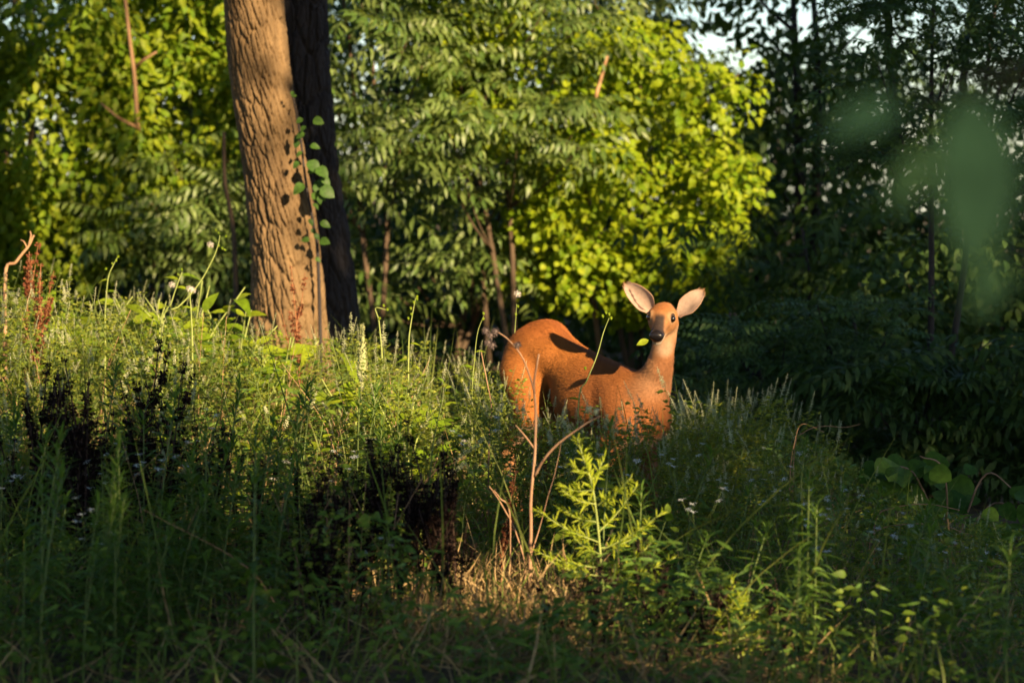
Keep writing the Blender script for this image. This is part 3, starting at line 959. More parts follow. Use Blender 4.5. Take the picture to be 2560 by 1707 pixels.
BAX = np.stack([unit(HX - np.array([0, 0, 0.085])), HY, np.cross(unit(HX - np.array([0, 0, 0.085])), HY)])
ell(dl(-0.35, 0, 0.755), BAX, (0.175, 0.122, 0.150), 0.06)         # pelvis
cone(dl(-0.42, 0, 0.795), dl(-0.31, 0, 0.832), 0.068, 0.080, 0.05)    # croup
cone(dl(-0.20, 0, 0.735), dl(0.10, 0, 0.662), 0.112, 0.110, 0.06)    # loin
ell(dl(0.045, 0, 0.605), BAX, (0.275, 0.165, 0.168), 0.05)         # barrel
ell(dl(0.23, 0, 0.585), BAX, (0.185, 0.122, 0.175), 0.05)           # chest
cone(dl(0.16, 0, 0.690), dl(0.30, 0, 0.685), 0.058, 0.062, 0.05)     # withers
cone(dl(0.27, 0, 0.53), dl(0.34, 0, 0.66), 0.085, 0.085, 0.06)       # brisket
for s in (-1, 1):
    ell(dl(-0.375, s * 0.085, 0.70), BAX, (0.140, 0.070, 0.165), 0.04)              # haunch
    cone(dl(-0.375, s * 0.095, 0.68), dl(-0.29, s * 0.115, 0.50), 0.105, 0.075, 0.04)
    cone(dl(-0.29, s * 0.115, 0.50), dl(-0.47, s * 0.105, 0.32), 0.066, 0.034, 0.03)  # gaskin
    cone(dl(-0.475, s * 0.105, 0.325), dl(-0.45, s * 0.105, 0.10), 0.031, 0.021, 0.02)  # shank
    cone(dl(-0.45, s * 0.105, 0.10), dl(-0.41, s * 0.105, 0.035), 0.023, 0.022, 0.02)
    cone(dl(-0.41, s * 0.105, 0.035), dl(-0.39, s * 0.105, -0.02), 0.024, 0.028, 0.01)
    cone(dl(0.24, s * 0.066, 0.66), dl(0.31, s * 0.080, 0.545), 0.066, 0.062, 0.06)   # shoulder blade to point
    cone(dl(0.31, s * 0.080, 0.545), dl(0.225, s * 0.092, 0.45), 0.060, 0.054, 0.05)  # upper arm
    cone(dl(0.225, s * 0.092, 0.45), dl(0.275, s * 0.10, 0.27), 0.052, 0.030, 0.03)   # forearm
    cone(dl(0.275, s * 0.10, 0.27), dl(0.27, s * 0.10, 0.095), 0.028, 0.019, 0.02)
    cone(dl(0.27, s * 0.10, 0.095), dl(0.30, s * 0.10, 0.035), 0.022, 0.022, 0.02)
    cone(dl(0.30, s * 0.10, 0.035), dl(0.315, s * 0.10, -0.02), 0.024, 0.028, 0.01)
for s in (-1, 1):
    ell(dl(-0.235, s * 0.085, 0.775), BAX, (0.05, 0.028, 0.032), 0.05)                # hip bone
    cone(dl(0.17, s * 0.075, 0.70), dl(0.25, s * 0.105, 0.58), 0.030, 0.034, 0.05)       # edge of the shoulder blade
cone(dl(-0.545, 0, 0.79), dl(-0.60, 0, 0.60), 0.030, 0.024, 0.03)      # tail
# neck: rises and turns towards the viewer
nk = [(1612, 1005, 12.50, 0.098), (1633, 958, 12.45, 0.070), (1647, 922, 12.41, 0.052), (1655, 887, 12.39, 0.043), (1661, 850, 12.385, 0.042), (1668, 812, 12.385, 0.049)]
for (a, b) in zip(nk[:-1], nk[1:]):
    cone(at(*a[:3]), at(*b[:3]), a[3], b[3], 0.035)
# head frame
hf = unit(np.array([-0.20, -0.90, -0.37]))
hs = np.array([0.965, -0.22, -0.075])
hs = unit(hs - hf * np.dot(hs, hf))
hu = np.cross(hf, hs)
if hu[2] < 0:
    hu = -hu
HO = at(1654, 793, 12.30)
HAX = np.stack([hf, hs, hu])


def hd(f, s, u_):
    return HO + hf * f + hs * s + hu * u_


ell(hd(-0.050, 0, -0.004), HAX, (0.075, 0.057, 0.040), 0.03)             # cranium
ell(hd(0.005, 0, 0.004), HAX, (0.055, 0.046, 0.032), 0.03)              # forehead
cone(hd(0.01, 0, -0.012), hd(0.125, 0, -0.026), 0.039, 0.023, 0.025)     # muzzle
cone(hd(0.09, 0, -0.024), hd(0.132, 0, -0.028), 0.025, 0.026, 0.02)
ell(hd(0.147, 0, -0.018), HAX, (0.013, 0.024, 0.016), 0.012)            # nose pad
cone(hd(-0.04, 0, -0.060), hd(0.126, 0, -0.058), 0.036, 0.018, 0.014)     # lower jaw
for s in (-1, 1):
    ell(hd(-0.03, s * 0.032, -0.034), HAX, (0.050, 0.028, 0.038), 0.03)  # cheek
    ell(hd(0.008, s * 0.044, 0.010), HAX, (0.024, 0.014, 0.018), 0.015)  # brow round the eye
    ell(hd(0.143, s * 0.021, -0.022), HAX, (0.015, 0.011, 0.012), 0.012)  # nostril wing

lo = np.array([-0.10, 11.95, -0.12])
hi = np.array([0.98, 13.35, 1.12])
hh = 0.0055
nn = np.ceil((hi - lo) / hh).astype(int)
D = np.full(nn, 0.5, np.float32)
gxs = [(lo[i] + np.arange(nn[i]) * hh).astype(np.float32) for i in range(3)]
for p in prims:
    k = p[-1]
    if p[0] == 'c':
        _, a, b, r1, r2, _ = p
        mn, mx = np.minimum(a - r1, b - r2), np.maximum(a + r1, b + r2)
    else:
        _, c, ax, r, _ = p
        rm = np.max(r)
        mn, mx = c - rm, c + rm
    i0 = np.clip(((mn - 0.10 - lo) / hh).astype(int), 0, nn - 1)
    i1 = np.clip(((mx + 0.10 - lo) / hh).astype(int) + 1, 1, nn)
    X = gxs[0][i0[0]:i1[0]][:, None, None]
    Y = gxs[1][i0[1]:i1[1]][None, :, None]
    Z = gxs[2][i0[2]:i1[2]][None, None, :]
    if p[0] == 'c':
        ab = (b - a).astype(np.float32)
        t = ((X - a[0]) * ab[0] + (Y - a[1]) * ab[1] + (Z - a[2]) * ab[2]) / float(ab @ ab)
        t = np.clip(t, 0, 1).astype(np.float32)
        dd = np.sqrt((X - a[0] - t * ab[0]) ** 2 + (Y - a[1] - t * ab[1]) ** 2 + (Z - a[2] - t * ab[2]) ** 2) - (r1 + (r2 - r1) * t)
    else:
        q = [((X - c[0]) * ax[i][0] + (Y - c[1]) * ax[i][1] + (Z - c[2]) * ax[i][2]) for i in range(3)]
        k0 = np.sqrt(sum((q[i] / r[i]) ** 2 for i in range(3)))
        k1 = np.sqrt(sum((q[i] / r[i] ** 2) ** 2 for i in range(3))) + 1e-6
        dd = k0 * (k0 - 1) / k1
    S = D[i0[0]:i1[0], i0[1]:i1[1], i0[2]:i1[2]]
    hq = np.clip(0.5 + 0.5 * (S - dd) / k, 0, 1)
    S[...] = S * (1 - hq) + dd * hq - k * hq * (1 - hq)


def surface_nets(D, lo, hh):
    ins = D < 0
    c = ins[:-1, :-1, :-1].astype(np.int8)
    tot = np.zeros_like(c)
    for a in (0, 1):
        for b in (0, 1):
            for e in (0, 1):
                tot += ins[a:D.shape[0] - 1 + a, b:D.shape[1] - 1 + b, e:D.shape[2] - 1 + e]
    act = np.argwhere((tot > 0) & (tot < 8))
    idx = np.full(tot.shape, -1, np.int64)
    idx[act[:, 0], act[:, 1], act[:, 2]] = np.arange(len(act))
    acc = np.zeros((len(act), 3))
    cnt = np.zeros(len(act))
    corners = [(a, b, e) for a in (0, 1) for b in (0, 1) for e in (0, 1)]
    val = {q: D[act[:, 0] + q[0], act[:, 1] + q[1], act[:, 2] + q[2]].astype(float) for q in corners}
    for q in corners:
        for axis in range(3):
            if q[axis] == 0:
                q2 = list(q); q2[axis] = 1; q2 = tuple(q2)
                v1, v2 = val[q], val[q2]
                cr = (v1 < 0) != (v2 < 0)
                t = np.where(cr, v1 / np.where(cr, v1 - v2, 1), 0)
                pt = np.tile(np.array(q, float), (len(act), 1))
                pt[:, axis] += t
                acc[cr] += pt[cr]
                cnt[cr] += 1
    V = lo + (act + acc / cnt[:, None]) * hh
    quads = []
    for axis in range(3):
        o1, o2 = [(1, 2), (2, 0), (0, 1)][axis]
        sl0 = [slice(None)] * 3; sl1 = [slice(None)] * 3
        sl0[axis] = slice(0, -1); sl1[axis] = slice(1, None)
        a, b = ins[tuple(sl0)], ins[tuple(sl1)]
        e = np.argwhere(a != b)
        e = e[(e[:, o1] > 0) & (e[:, o2] > 0) & (e[:, o1] < D.shape[o1] - 1) & (e[:, o2] < D.shape[o2] - 1)]
        flip = a[e[:, 0], e[:, 1], e[:, 2]]

        def cell(d1, d2):
            c_ = e.copy(); c_[:, o1] -= d1; c_[:, o2] -= d2
            return idx[c_[:, 0], c_[:, 1], c_[:, 2]]
        q = np.stack([cell(1, 1), cell(0, 1), cell(0, 0), cell(1, 0)], 1)
        q[~flip] = q[~flip][:, ::-1]
        quads.append(q)
    return V, np.concatenate(quads)


DV, DQ = surface_nets(D, lo, hh)
# light smoothing
for _ in range(3):
    s_ = np.zeros_like(DV); c_ = np.zeros(len(DV))
    for a, b in ((0, 1), (1, 2), (2, 3), (3, 0)):
        np.add.at(s_, DQ[:, a], DV[DQ[:, b]]); np.add.at(s_, DQ[:, b], DV[DQ[:, a]])
        np.add.at(c_, DQ[:, a], 1); np.add.at(c_, DQ[:, b], 1)
    DV = DV * 0.5 + 0.5 * s_ / c_[:, None]


def lerp(c, c2, f):
    return c * (1 - f[:, None]) + np.asarray(c2) * f[:, None]


def coat(V, Nn):
    q = V - DO
    X = q @ HX; Y = q @ HY; Z = q[:, 2] + 0.085 * X
    h_ = V - HO
    hfv, hsv, huv = h_ @ hf, h_ @ hs, h_ @ hu
    hdist = np.linalg.norm(h_, axis=1)
    c = np.tile(np.array([0.290, 0.100, 0.021]), (len(V), 1))
    c = c * (1 + 0.13 * vnoise(V * 14, 31) + 0.08 * vnoise(V * 45, 32))[:, None]
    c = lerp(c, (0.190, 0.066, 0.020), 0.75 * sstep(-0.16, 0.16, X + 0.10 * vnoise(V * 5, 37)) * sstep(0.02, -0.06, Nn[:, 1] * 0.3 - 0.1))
    c = lerp(c, (0.16, 0.052, 0.017), 0.6 * sstep(0.035, 0.01, np.abs(Y)) * sstep(0.6, 0.7, Z) * sstep(0.35, 0.25, X))
    c = lerp(c, (0.245, 0.070, 0.017), sstep(0.80, 0.90, Z) * 0.6)
    c = lerp(c, (0.24, 0.115, 0.050), sstep(0.42, 0.30, Z))                        # legs tan
    belly = sstep(-0.45, -0.85, Nn[:, 2]) * sstep(0.62, 0.5, Z) * sstep(0.30, 0.40, Z)
    c = lerp(c, (0.62, 0.52, 0.42), belly * 0.45)
    c = lerp(c, (0.66, 0.58, 0.50), sstep(-0.50, -0.54, X) * sstep(0.055, 0.03, np.abs(Y)) * sstep(0.76, 0.70, Z))
    neck = sstep(0.40, 0.22, hdist) * sstep(-0.02, -0.08, q[:, 2] - 2)
    c = lerp(c, (0.245, 0.100, 0.040), sstep(0.36, 0.20, hdist))
    c = lerp(c, (0.225, 0.112, 0.055), 0.8 * sstep(0.28, 0.40, X) * sstep(0.55, 0.70, q[:, 2]))          # browner neck
    c = lerp(c, (0.19, 0.062, 0.018), 0.5 * sstep(0.1, 0.5, vnoise(V * np.array([6, 6, 4]), 36)))
    # throat patch
    thr = at(1664, 868, 12.32)
    c = lerp(c, (0.34, 0.225, 0.150), 0.8 * sstep(0.055, 0.02, np.linalg.norm((V - thr) * np.array([0.9, 0.55, 0.9]), axis=1)) * sstep(0.1, -0.2, Nn[:, 1]))
    head = sstep(0.205, 0.180, hdist) * sstep(-0.13, -0.09, huv)
    f0 = np.tile(np.array([0.275, 0.125, 0.050]), (len(V), 1)) * (1 + 0.12 * vnoise(V * 60, 35))[:, None]
    f0 = lerp(f0, (0.285, 0.108, 0.034), sstep(0.015, 0.045, huv) * sstep(0.05, 0.0, hfv))       # russet crown
    f0 = lerp(f0, (0.19, 0.115, 0.068), sstep(0.03, 0.09, hfv) * sstep(0.0, -0.03, huv) * 0.7)     # greyer muzzle sides
    f0 = lerp(f0, (0.036, 0.023, 0.019), sstep(0.030, 0.014, np.abs(hsv) - 0.10 * np.clip(hfv - 0.06, 0, 1)) * sstep(0.026, 0.055, hfv) * sstep(-0.02, -0.004, huv))  # bridge
    f0 = lerp(f0, (0.42, 0.34, 0.27), sstep(0.04, 0.08, hfv) * sstep(-0.048, -0.054, huv))        # chin
    f0 = lerp(f0, (0.32, 0.21, 0.13), sstep(-0.050, -0.070, huv) * 0.5)
    for s in (-1, 1):
        e = np.linalg.norm((V - hd(0.016, s * 0.050, 0.008)), axis=1)
        f0 = lerp(f0, (0.36, 0.22, 0.12), sstep(0.034, 0.026, e) * 0.5)
        f0 = lerp(f0, (0.03, 0.02, 0.016), sstep(0.022, 0.0185, e))
    f0 = lerp(f0, (0.030, 0.019, 0.017), sstep(0.100, 0.122, hfv) * sstep(-0.052, -0.040, huv))
    nose = sstep(0.126, 0.136, hfv) * sstep(-0.050, -0.042, huv)
    f0 = lerp(f0, (0.010, 0.008, 0.009), nose)
    c = lerp(c, f0, head) if False else c * (1 - head[:, None]) + f0 * head[:, None]
    hoof = sstep(0.05, 0.035, Z)
    c = lerp(c, (0.02, 0.015, 0.012), hoof)
    return np.clip(c, 0.003, 0.9), nose * head


def vnormals(V, Q):
    a, b, c, d = V[Q[:, 0]], V[Q[:, 1]], V[Q[:, 2]], V[Q[:, 3]]
    fn = np.cross(c - a, d - b)
    Nn = np.zeros_like(V)
    for k in range(4):
        np.add.at(Nn, Q[:, k], fn)
    return unit(Nn)


DN = vnormals(DV, DQ)
ctr = DV.mean(0)
if np.mean(np.sum(DN * (DV - ctr), 1)) < 0:
    DQ = DQ[:, ::-1]
    DN = -DN
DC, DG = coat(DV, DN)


# ears: cupped leaf-shaped dishes with thickness
def ear(base, tip, wmax, facing, seed):
    A = tip - base
    Ln = np.linalg.norm(A); A = A / Ln
    Nf = unit(facing - A * np.dot(facing, A))
    S = np.cross(A, Nf)
    nt_, nw = 26, 17
    V, C = [], []
    for layer in (0, 1):
        for i in range(nt_):
            t = i / (nt_ - 1)
            wd = wmax * (0.42 + 0.58 * sstep(0.0, 0.36, t)) * max(0.0, 1 - max(0, (t - 0.42) / 0.58) ** 2.1) ** 0.62
            wd = max(wd, 0.0012)
            for j in range(nw):
                v = -1 + 2 * j / (nw - 1)
                cup = wd * (1.0 - 0.45 * t) * (v * v) + 0.012 * math.sin(math.pi * t)
                pos = base + A * (t * Ln) + S * (v * wd * (1 - 0.10 * v * v)) + Nf * (cup - 0.02 - (0.0035 if layer else 0))
                V.append(pos)
                r_ = abs(v)
                inner = np.array([0.36, 0.255, 0.205])
                if layer == 0:
                    nz = float(vnoise(np.array([[t * 7, v * 3 + seed, 0.3]]), 51)[0])
                    cc = inner * (1 + 0.10 * nz)
                    ln = abs(v - 0.34 * (1 if seed > 5 else -1) + 0.20 * math.sin(t * 5)) < 0.10 and 0.18 < t < 0.82
                    if seed < 5 and ln:
                        cc = np.array([0.13, 0.075, 0.062])
                    if seed > 5:
                        cc = cc * (1 - 0.55 * max(0, float(vnoise(np.array([[t * 4.5, v * 2.2, 7.7]]), 52)[0]) - 0.05))
                    cc = cc * (0.72 + 0.42 * r_ ** 1.5)
                    if r_ > 0.90 or t > 0.955:
                        cc = np.array([0.27, 0.155, 0.085])
                else:
                    cc = np.array([0.21, 0.09, 0.035])
                C.append(cc)
    V, C = np.array(V), np.array(C)
    Q = []
    for layer in (0, 1):
        o = layer * nt_ * nw
        for i in range(nt_ - 1):
            for j in range(nw - 1):
                q = [o + i * nw + j, o + i * nw + j + 1, o + (i + 1) * nw + j + 1, o + (i + 1) * nw + j]
                Q.append(q if layer == 0 else q[::-1])
    o = nt_ * nw
    ring = [i * nw for i in range(nt_)] + [(nt_ - 1) * nw + j for j in range(1, nw)] + [i * nw + nw - 1 for i in range(nt_ - 2, -1, -1)]
    for a, b in zip(ring[:-1], ring[1:]):
        Q.append([a, b, o + b, o + a])
    return V, np.array(Q), C


E1 = ear(at(1634, 782, 12.335), at(1563, 708, 12.34), 0.050, np.array([0.12, -1.0, 0.10]), 1)
E2 = ear(at(1694, 788, 12.33), at(1758, 725, 12.34), 0.045, np.array([-0.10, -1.0, 0.10]), 9)
Vs, Qs, Cs, Gs = [DV], [DQ], [DC], [DG]
n0 = len(DV)
for V_, Q_, C_ in (E1, E2):
    Vs.append(V_); Qs.append(Q_ + n0); Cs.append(C_); Gs.append(np.zeros(len(V_)))
    n0 += len(V_)
AV, AQ, AC, AG = np.concatenate(Vs), np.concatenate(Qs), np.concatenate(Cs), np.concatenate(Gs)
deer_o = dl(0, 0, 0)


def set_attr(me, Cc, Gg):
    a = me.attributes.new("coat", 'FLOAT_COLOR', 'POINT')
    a.data.foreach_set("color", np.concatenate([Cc, np.ones((len(Cc), 1))], 1).astype(np.float32).ravel())
    a = me.attributes.new("gloss", 'FLOAT', 'POINT')
    a.data.foreach_set("value", Gg.astype(np.float32))


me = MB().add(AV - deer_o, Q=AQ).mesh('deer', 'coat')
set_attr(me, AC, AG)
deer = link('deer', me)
deer.location = Vector(deer_o)
tag(deer, "reddish brown doe standing in the weeds and looking at the viewer", "deer")


def uv_sphere(r, n=16, m_=12):
    V, Q = [], []
    for i in range(m_ + 1):
        a = math.pi * i / m_
        for j in range(n):
            b = 2 * math.pi * j / n
            V.append([r * math.sin(a) * math.cos(b), r * math.sin(a) * math.sin(b), r * math.cos(a)])
    for i in range(m_):
        for j in range(n):
            Q.append([i * n + j, (i + 1) * n + j, (i + 1) * n + (j + 1) % n, i * n + (j + 1) % n])
    return np.array(V), np.array(Q)


ev, eq = uv_sphere(0.0152)
eye_me = MB().add(ev, Q=eq).mesh('eye', 'eye')
for s in (-1, 1):
    e = link('eye', eye_me, deer)
    e.location = Vector(hd(0.020, s * 0.0495, 0.006) - deer_o)

# short coat hair standing off the body
ta = np.linalg.norm(np.cross(AV[AQ[:, 2]] - AV[AQ[:, 0]], AV[AQ[:, 3]] - AV[AQ[:, 1]]), axis=1)
ta = ta * np.where(np.arange(len(AQ)) < len(DQ), 1.0, 1.2)
NF = 150000
fi = rng.choice(len(AQ), NF, p=ta / ta.sum())
wq = rng.dirichlet(np.ones(4), NF)
hp = np.einsum('nk,nkd->nd', wq, AV[AQ[fi]])
AN = vnormals(AV, AQ)
hn = unit(np.einsum('nk,nkd->nd', wq, AN[AQ[fi]]))
hc = np.einsum('nk,nkd->nd', wq, AC[AQ[fi]])
hg = np.einsum('nk,nk->n', wq, AG[AQ[fi]])
hdis = np.linalg.norm(hp - HO, axis=1)
flow = -HX[None] * np.ones((NF, 1)) + np.array([0, 0, -0.55])
onhead = hdis < 0.20
flow[onhead] = -hf
for e_, (b_, t_) in enumerate(((at(1634, 782, 12.335), at(1563, 708, 12.34)), (at(1694, 788, 12.33), at(1758, 725, 12.34)))):
    q0 = len(DQ) + e_ * len(E1[1])
    flow[(fi >= q0) & (fi < q0 + len(E1[1]))] = t_ - b_
flow = flow - hn * np.sum(flow * hn, 1)[:, None]
hdv = unit(unit(flow) + hn * 0.36 + rdir(NF) * 0.20)
ln = np.where(onhead, 0.006, 0.0150) * rng.uniform(0.6, 1.25, NF)
okh = (hg < 0.2) & (np.linalg.norm(hp - hd(0.016, 0.05, 0.008), axis=1) > 0.024) & (np.linalg.norm(hp - hd(0.016, -0.05, 0.008), axis=1) > 0.024)
hc[fi >= len(DQ)] *= 1.12
hp, hn, hc, hdv, ln = hp[okh], hn[okh], hc[okh], hdv[okh], ln[okh]
sd = unit(np.cross(hdv, hn)) * 0.0008
FV = np.stack([hp - sd - hn * 0.001, hp + sd - hn * 0.001, hp + hdv * ln[:, None]], 1).reshape(-1, 3)
fur_me = MB().add(FV - deer_o, T=np.arange(len(FV)).reshape(-1, 3)).mesh('fur', 'coat')
var = rng.uniform(0.84, 1.18, len(hc))[:, None]
set_attr(fur_me, np.repeat(hc * var, 3, 0), np.zeros(len(FV)))
link('fur', fur_me, deer, kind="stuff")

# the leaf it is chewing
mo = at(1616, 850, 12.13)
lf = link('leaf', MB().add(*blade(0.062, 0.034, 5, 0.1, 0.25, 0.45)).mesh('leaf', 'leaf_fresh'))
lf.matrix_world = Matrix(frames([at(1622, 850, 12.16)], np.array([-1, -0.25, -0.35]), np.array([0.1, -0.8, 0.6]), 0.95)[0].tolist())
tag(lf, "green leaf held in the deer's mouth", "leaf")

# ------------------------------------------------------------------ weeds: kinds
small_blade = [blade(1, w_, 2, d, f, 0.45) for w_, d, f in ((0.50, 0.2, 0.3), (0.55, 0.4, 0.2), (0.45, 0.05, 0.4))]
lance_blade = [blade(1, w_, 3, d, f, 0.4) for w_, d, f in ((0.15, 0.25, 0.4), (0.17, 0.5, 0.3), (0.13, 0.1, 0.4))]
ovate_blade = [blade(1, w_, 3, d, f, 0.36, 0.9) for w_, d, f in ((0.55, 0.25, 0.3), (0.60, 0.5, 0.25), (0.50, 0.1, 0.35))]
bud = blade(1, 0.75, 1, 0.1, 0.3, 0.5)


def scat(mb, tpls, P, Fw, up, sc, m=0):
    A = frames(P, Fw, up, sc)
    pick = rng.integers(0, len(tpls), len(A))
    for q, t in enumerate(tpls):
        mb.inst(t, A[pick == q], m)


def spike_mesh(L, n, r, mat, bsize, name='flower_spike'):
    mb = MB()
    x = np.sort(rng.uniform(0, L, n))
    a = np.arange(n) * 2.4
    P = np.stack([x, np.cos(a) * r * 0.3, np.sin(a) * r * 0.3], 1)
    f = np.stack([np.full(n, 0.3), np.cos(a), np.sin(a)], 1)
    mb.inst(bud, frames(P, f, np.tile([1.0, 0, 0], (n, 1)), bsize * rng.uniform(0.7, 1.2, n) * (1.1 - 0.55 * x / L)))
    mb.tube(np.stack([np.linspace(-0.02, L, 4), np.zeros(4), np.zeros(4)], 1), 0.0009, 3)
    return mb.mesh(name, mat)


SPIKES = [spike_mesh(l, n, 0.004, 'clover_flower', 0.0115) for l, n in ((0.06, 34), (0.075, 42), (0.05, 30), (0.09, 46))]


def clover_proto(H):
    st_, fo, spikes = MB(), MB(), []
    lean = rng.normal(0, 0.10, 2)
    P = bez([[0, 0, 0], [lean[0] * 0.3, lean[1] * 0.3, H * 0.5], [lean[0], lean[1], H]], 10)
    st_.tube(P, np.linspace(0.0028, 0.001, 10), 4)
    tips = [(P[-1], unit(P[-1] - P[-2]))]
    axes = [P]
    for k in range(rng.integers(5, 8)):
        i = rng.integers(3, 9)
        a = rng.uniform(0, 2 * np.pi)
        l = H * rng.uniform(0.22, 0.42)
        e = P[i] + np.array([math.cos(a) * l * 0.6, math.sin(a) * l * 0.6, l * 0.8])
        B = bez([P[i], P[i] + np.array([math.cos(a), math.sin(a), 0.7]) * l * 0.4, e], 6)
        st_.tube(B, np.linspace(0.0018, 0.0008, 6), 3)
        axes.append(B)
        tips.append((e, unit(B[-1] - B[-2])))
    for B in axes:
        n = 22 if B is P else 13
        t = rng.uniform(0.12, 1, n) * (len(B) - 1)
        i = np.minimum(t.astype(int), len(B) - 2)
        c = B[i] + (B[i + 1] - B[i]) * (t - i)[:, None]
        d = rdir(n, -0.1, 0.8)
        q = c + d * rng.uniform(0.010, 0.028, n)[:, None]
        for o in (-0.9, 0, 0.9):
            r_ = np.stack([d[:, 0] * math.cos(o) - d[:, 1] * math.sin(o), d[:, 0] * math.sin(o) + d[:, 1] * math.cos(o), d[:, 2] - 0.1], 1)
            scat(fo, small_blade, q, r_, unit(rdir(n) * 0.7 + [0, 0, 0.5] + SDIR * 0.6), rng.uniform(0.015, 0.026, n))
    parts = [('stem', st_.mesh('stem', 'green_stem'), None), ('foliage', fo.mesh('foliage', 'leaf_clover'), None)]
    order = rng.permutation(len(tips))[:6]
    for j in order:
        p, d = tips[j]
        parts.append(('flower_spike', SPIKES[rng.integers(0, 4)], frames([p], d + rng.normal(0, 0.2, 3), [0.2, 0.1, 1], rng.uniform(0.8, 1.2))[0]))
    return parts


def lance_proto(H):
    st_, fo = MB(), MB()
    lean = rng.normal(0, 0.05, 2)
    P = bez([[0, 0, 0], [lean[0] * 0.2, lean[1] * 0.2, H * 0.5], [lean[0], lean[1], H]], 10)
    st_.tube(P, np.linspace(0.0035, 0.0015, 10), 5)
    n = int(H * 120)
    t = np.sort(rng.uniform(0.15, 1, n) ** 0.8)
    c = np.stack([np.interp(t, np.linspace(0, 1, 10), P[:, i]) for i in range(3)], 1)
    a = np.arange(n) * 2.4 + rng.normal(0, .2, n)
    el = 0.15 + 0.95 * sstep(0.75, 1.0, t) + rng.normal(0, 0.15, n)
    f = np.stack([np.cos(a) * np.cos(el), np.sin(a) * np.cos(el), np.sin(el)], 1)
    scat(fo, lance_blade, c, f, np.tile([0, 0, 1.0], (n, 1)), (0.085 - 0.045 * sstep(0.7, 1.0, t)) * rng.uniform(0.8, 1.2, n))
    return [('stem', st_.mesh('stem', 'green_stem'), None), ('foliage', fo.mesh('foliage', 'leaf_lance'), None)]


def broad_proto(H, mat='leaf_weed'):
    st_, parts = MB(), []
    fo = MB()
    lean = rng.normal(0, 0.07, 2)
    P = bez([[0, 0, 0], [lean[0] * 0.2, lean[1] * 0.2, H * 0.5], [lean[0], lean[1], H]], 8)
    st_.tube(P, np.linspace(0.004, 0.0015, 8), 5)
    n = rng.integers(14, 22)
    t = np.linspace(0.15, 1, n)
    c = np.stack([np.interp(t, np.linspace(0, 1, 8), P[:, i]) for i in range(3)], 1)
    a = np.arange(n) * 2.4
    el = rng.uniform(0.05, 0.5, n) + 0.4 * sstep(0.85, 1, t)
    f = np.stack([np.cos(a) * np.cos(el), np.sin(a) * np.cos(el), np.sin(el)], 1)
    scat(fo, ovate_blade, c + f * 0.012, f, unit(rdir(n) * 0.3 + [0, 0, 0.8] + SDIR * 0.5), (0.105 - 0.055 * t) * rng.uniform(0.75, 1.2, n))
    return [('stem', st_.mesh('stem', 'green_stem'), None), ('foliage', fo.mesh('foliage', mat), None)]


def umbel_mesh(r):
    mb = MB()
    n = 16
    a = rng.uniform(0, 2 * np.pi, n)
    q = r * np.sqrt(rng.uniform(0, 1, n))
    P = np.stack([q * np.cos(a), q * np.sin(a), rng.normal(0, r * 0.12, n)], 1)
    mb.inst(bud, frames(P, np.stack([np.cos(a), np.sin(a), np.full(n, 0.3)], 1), np.tile([0, 0, 1.0], (n, 1)), rng.uniform(0.005, 0.009, n)))
    mb.inst(bud, frames(P, np.stack([-np.cos(a), -np.sin(a), np.full(n, 0.3)], 1), np.tile([0, 0, 1.0], (n, 1)), rng.uniform(0.005, 0.009, n)))
    return mb.mesh('flower_head', 'white_petal')


UMB = [umbel_mesh(r) for r in (0.010, 0.014, 0.018)]


def umbel_proto(H):
    st_, fo = MB(), MB()
    P = bez([[0, 0, 0], rng.normal(0, 0.02, 3) * [1, 1, 0] + [0, 0, H * 0.5], np.append(rng.normal(0, 0.05, 2), H * 0.8)], 8)
    st_.tube(P, np.linspace(0.0025, 0.0012, 8), 4)
    parts = []
    for k in range(rng.integers(4, 7)):
        a = rng.uniform(0, 2 * np.pi)
        i = rng.integers(4, 8)
        e = P[i] + np.array([math.cos(a), math.sin(a), 1.6]) * H * rng.uniform(0.10, 0.2)
        e[2] = max(e[2], H * 0.85) + rng.uniform(0, 0.04)
        st_.tube(bez([P[i], 0.5 * (P[i] + e) + [0, 0, -0.01], e], 5), 0.0009, 3)
        parts.append(('flower_head', UMB[rng.integers(0, 3)], frames([e], [1, 0.1, rng.normal() * .25], [0, -0.1, 1])[0]))
    n = 26
    t = rng.uniform(0.1, 0.85, n) * 7
    i = np.minimum(t.astype(int), 6)
    c = P[i] + (P[i + 1] - P[i]) * (t - i)[:, None]
    d = rdir(n, 0, 0.7)
    scat(fo, lance_blade + small_blade, c + d * 0.01, d, np.tile([0, 0, 1.0], (n, 1)), rng.uniform(0.02, 0.05, n))
    return [('stem', st_.mesh('stem', 'green_stem'), None), ('foliage', fo.mesh('foliage', 'leaf_weed'), None)] + parts


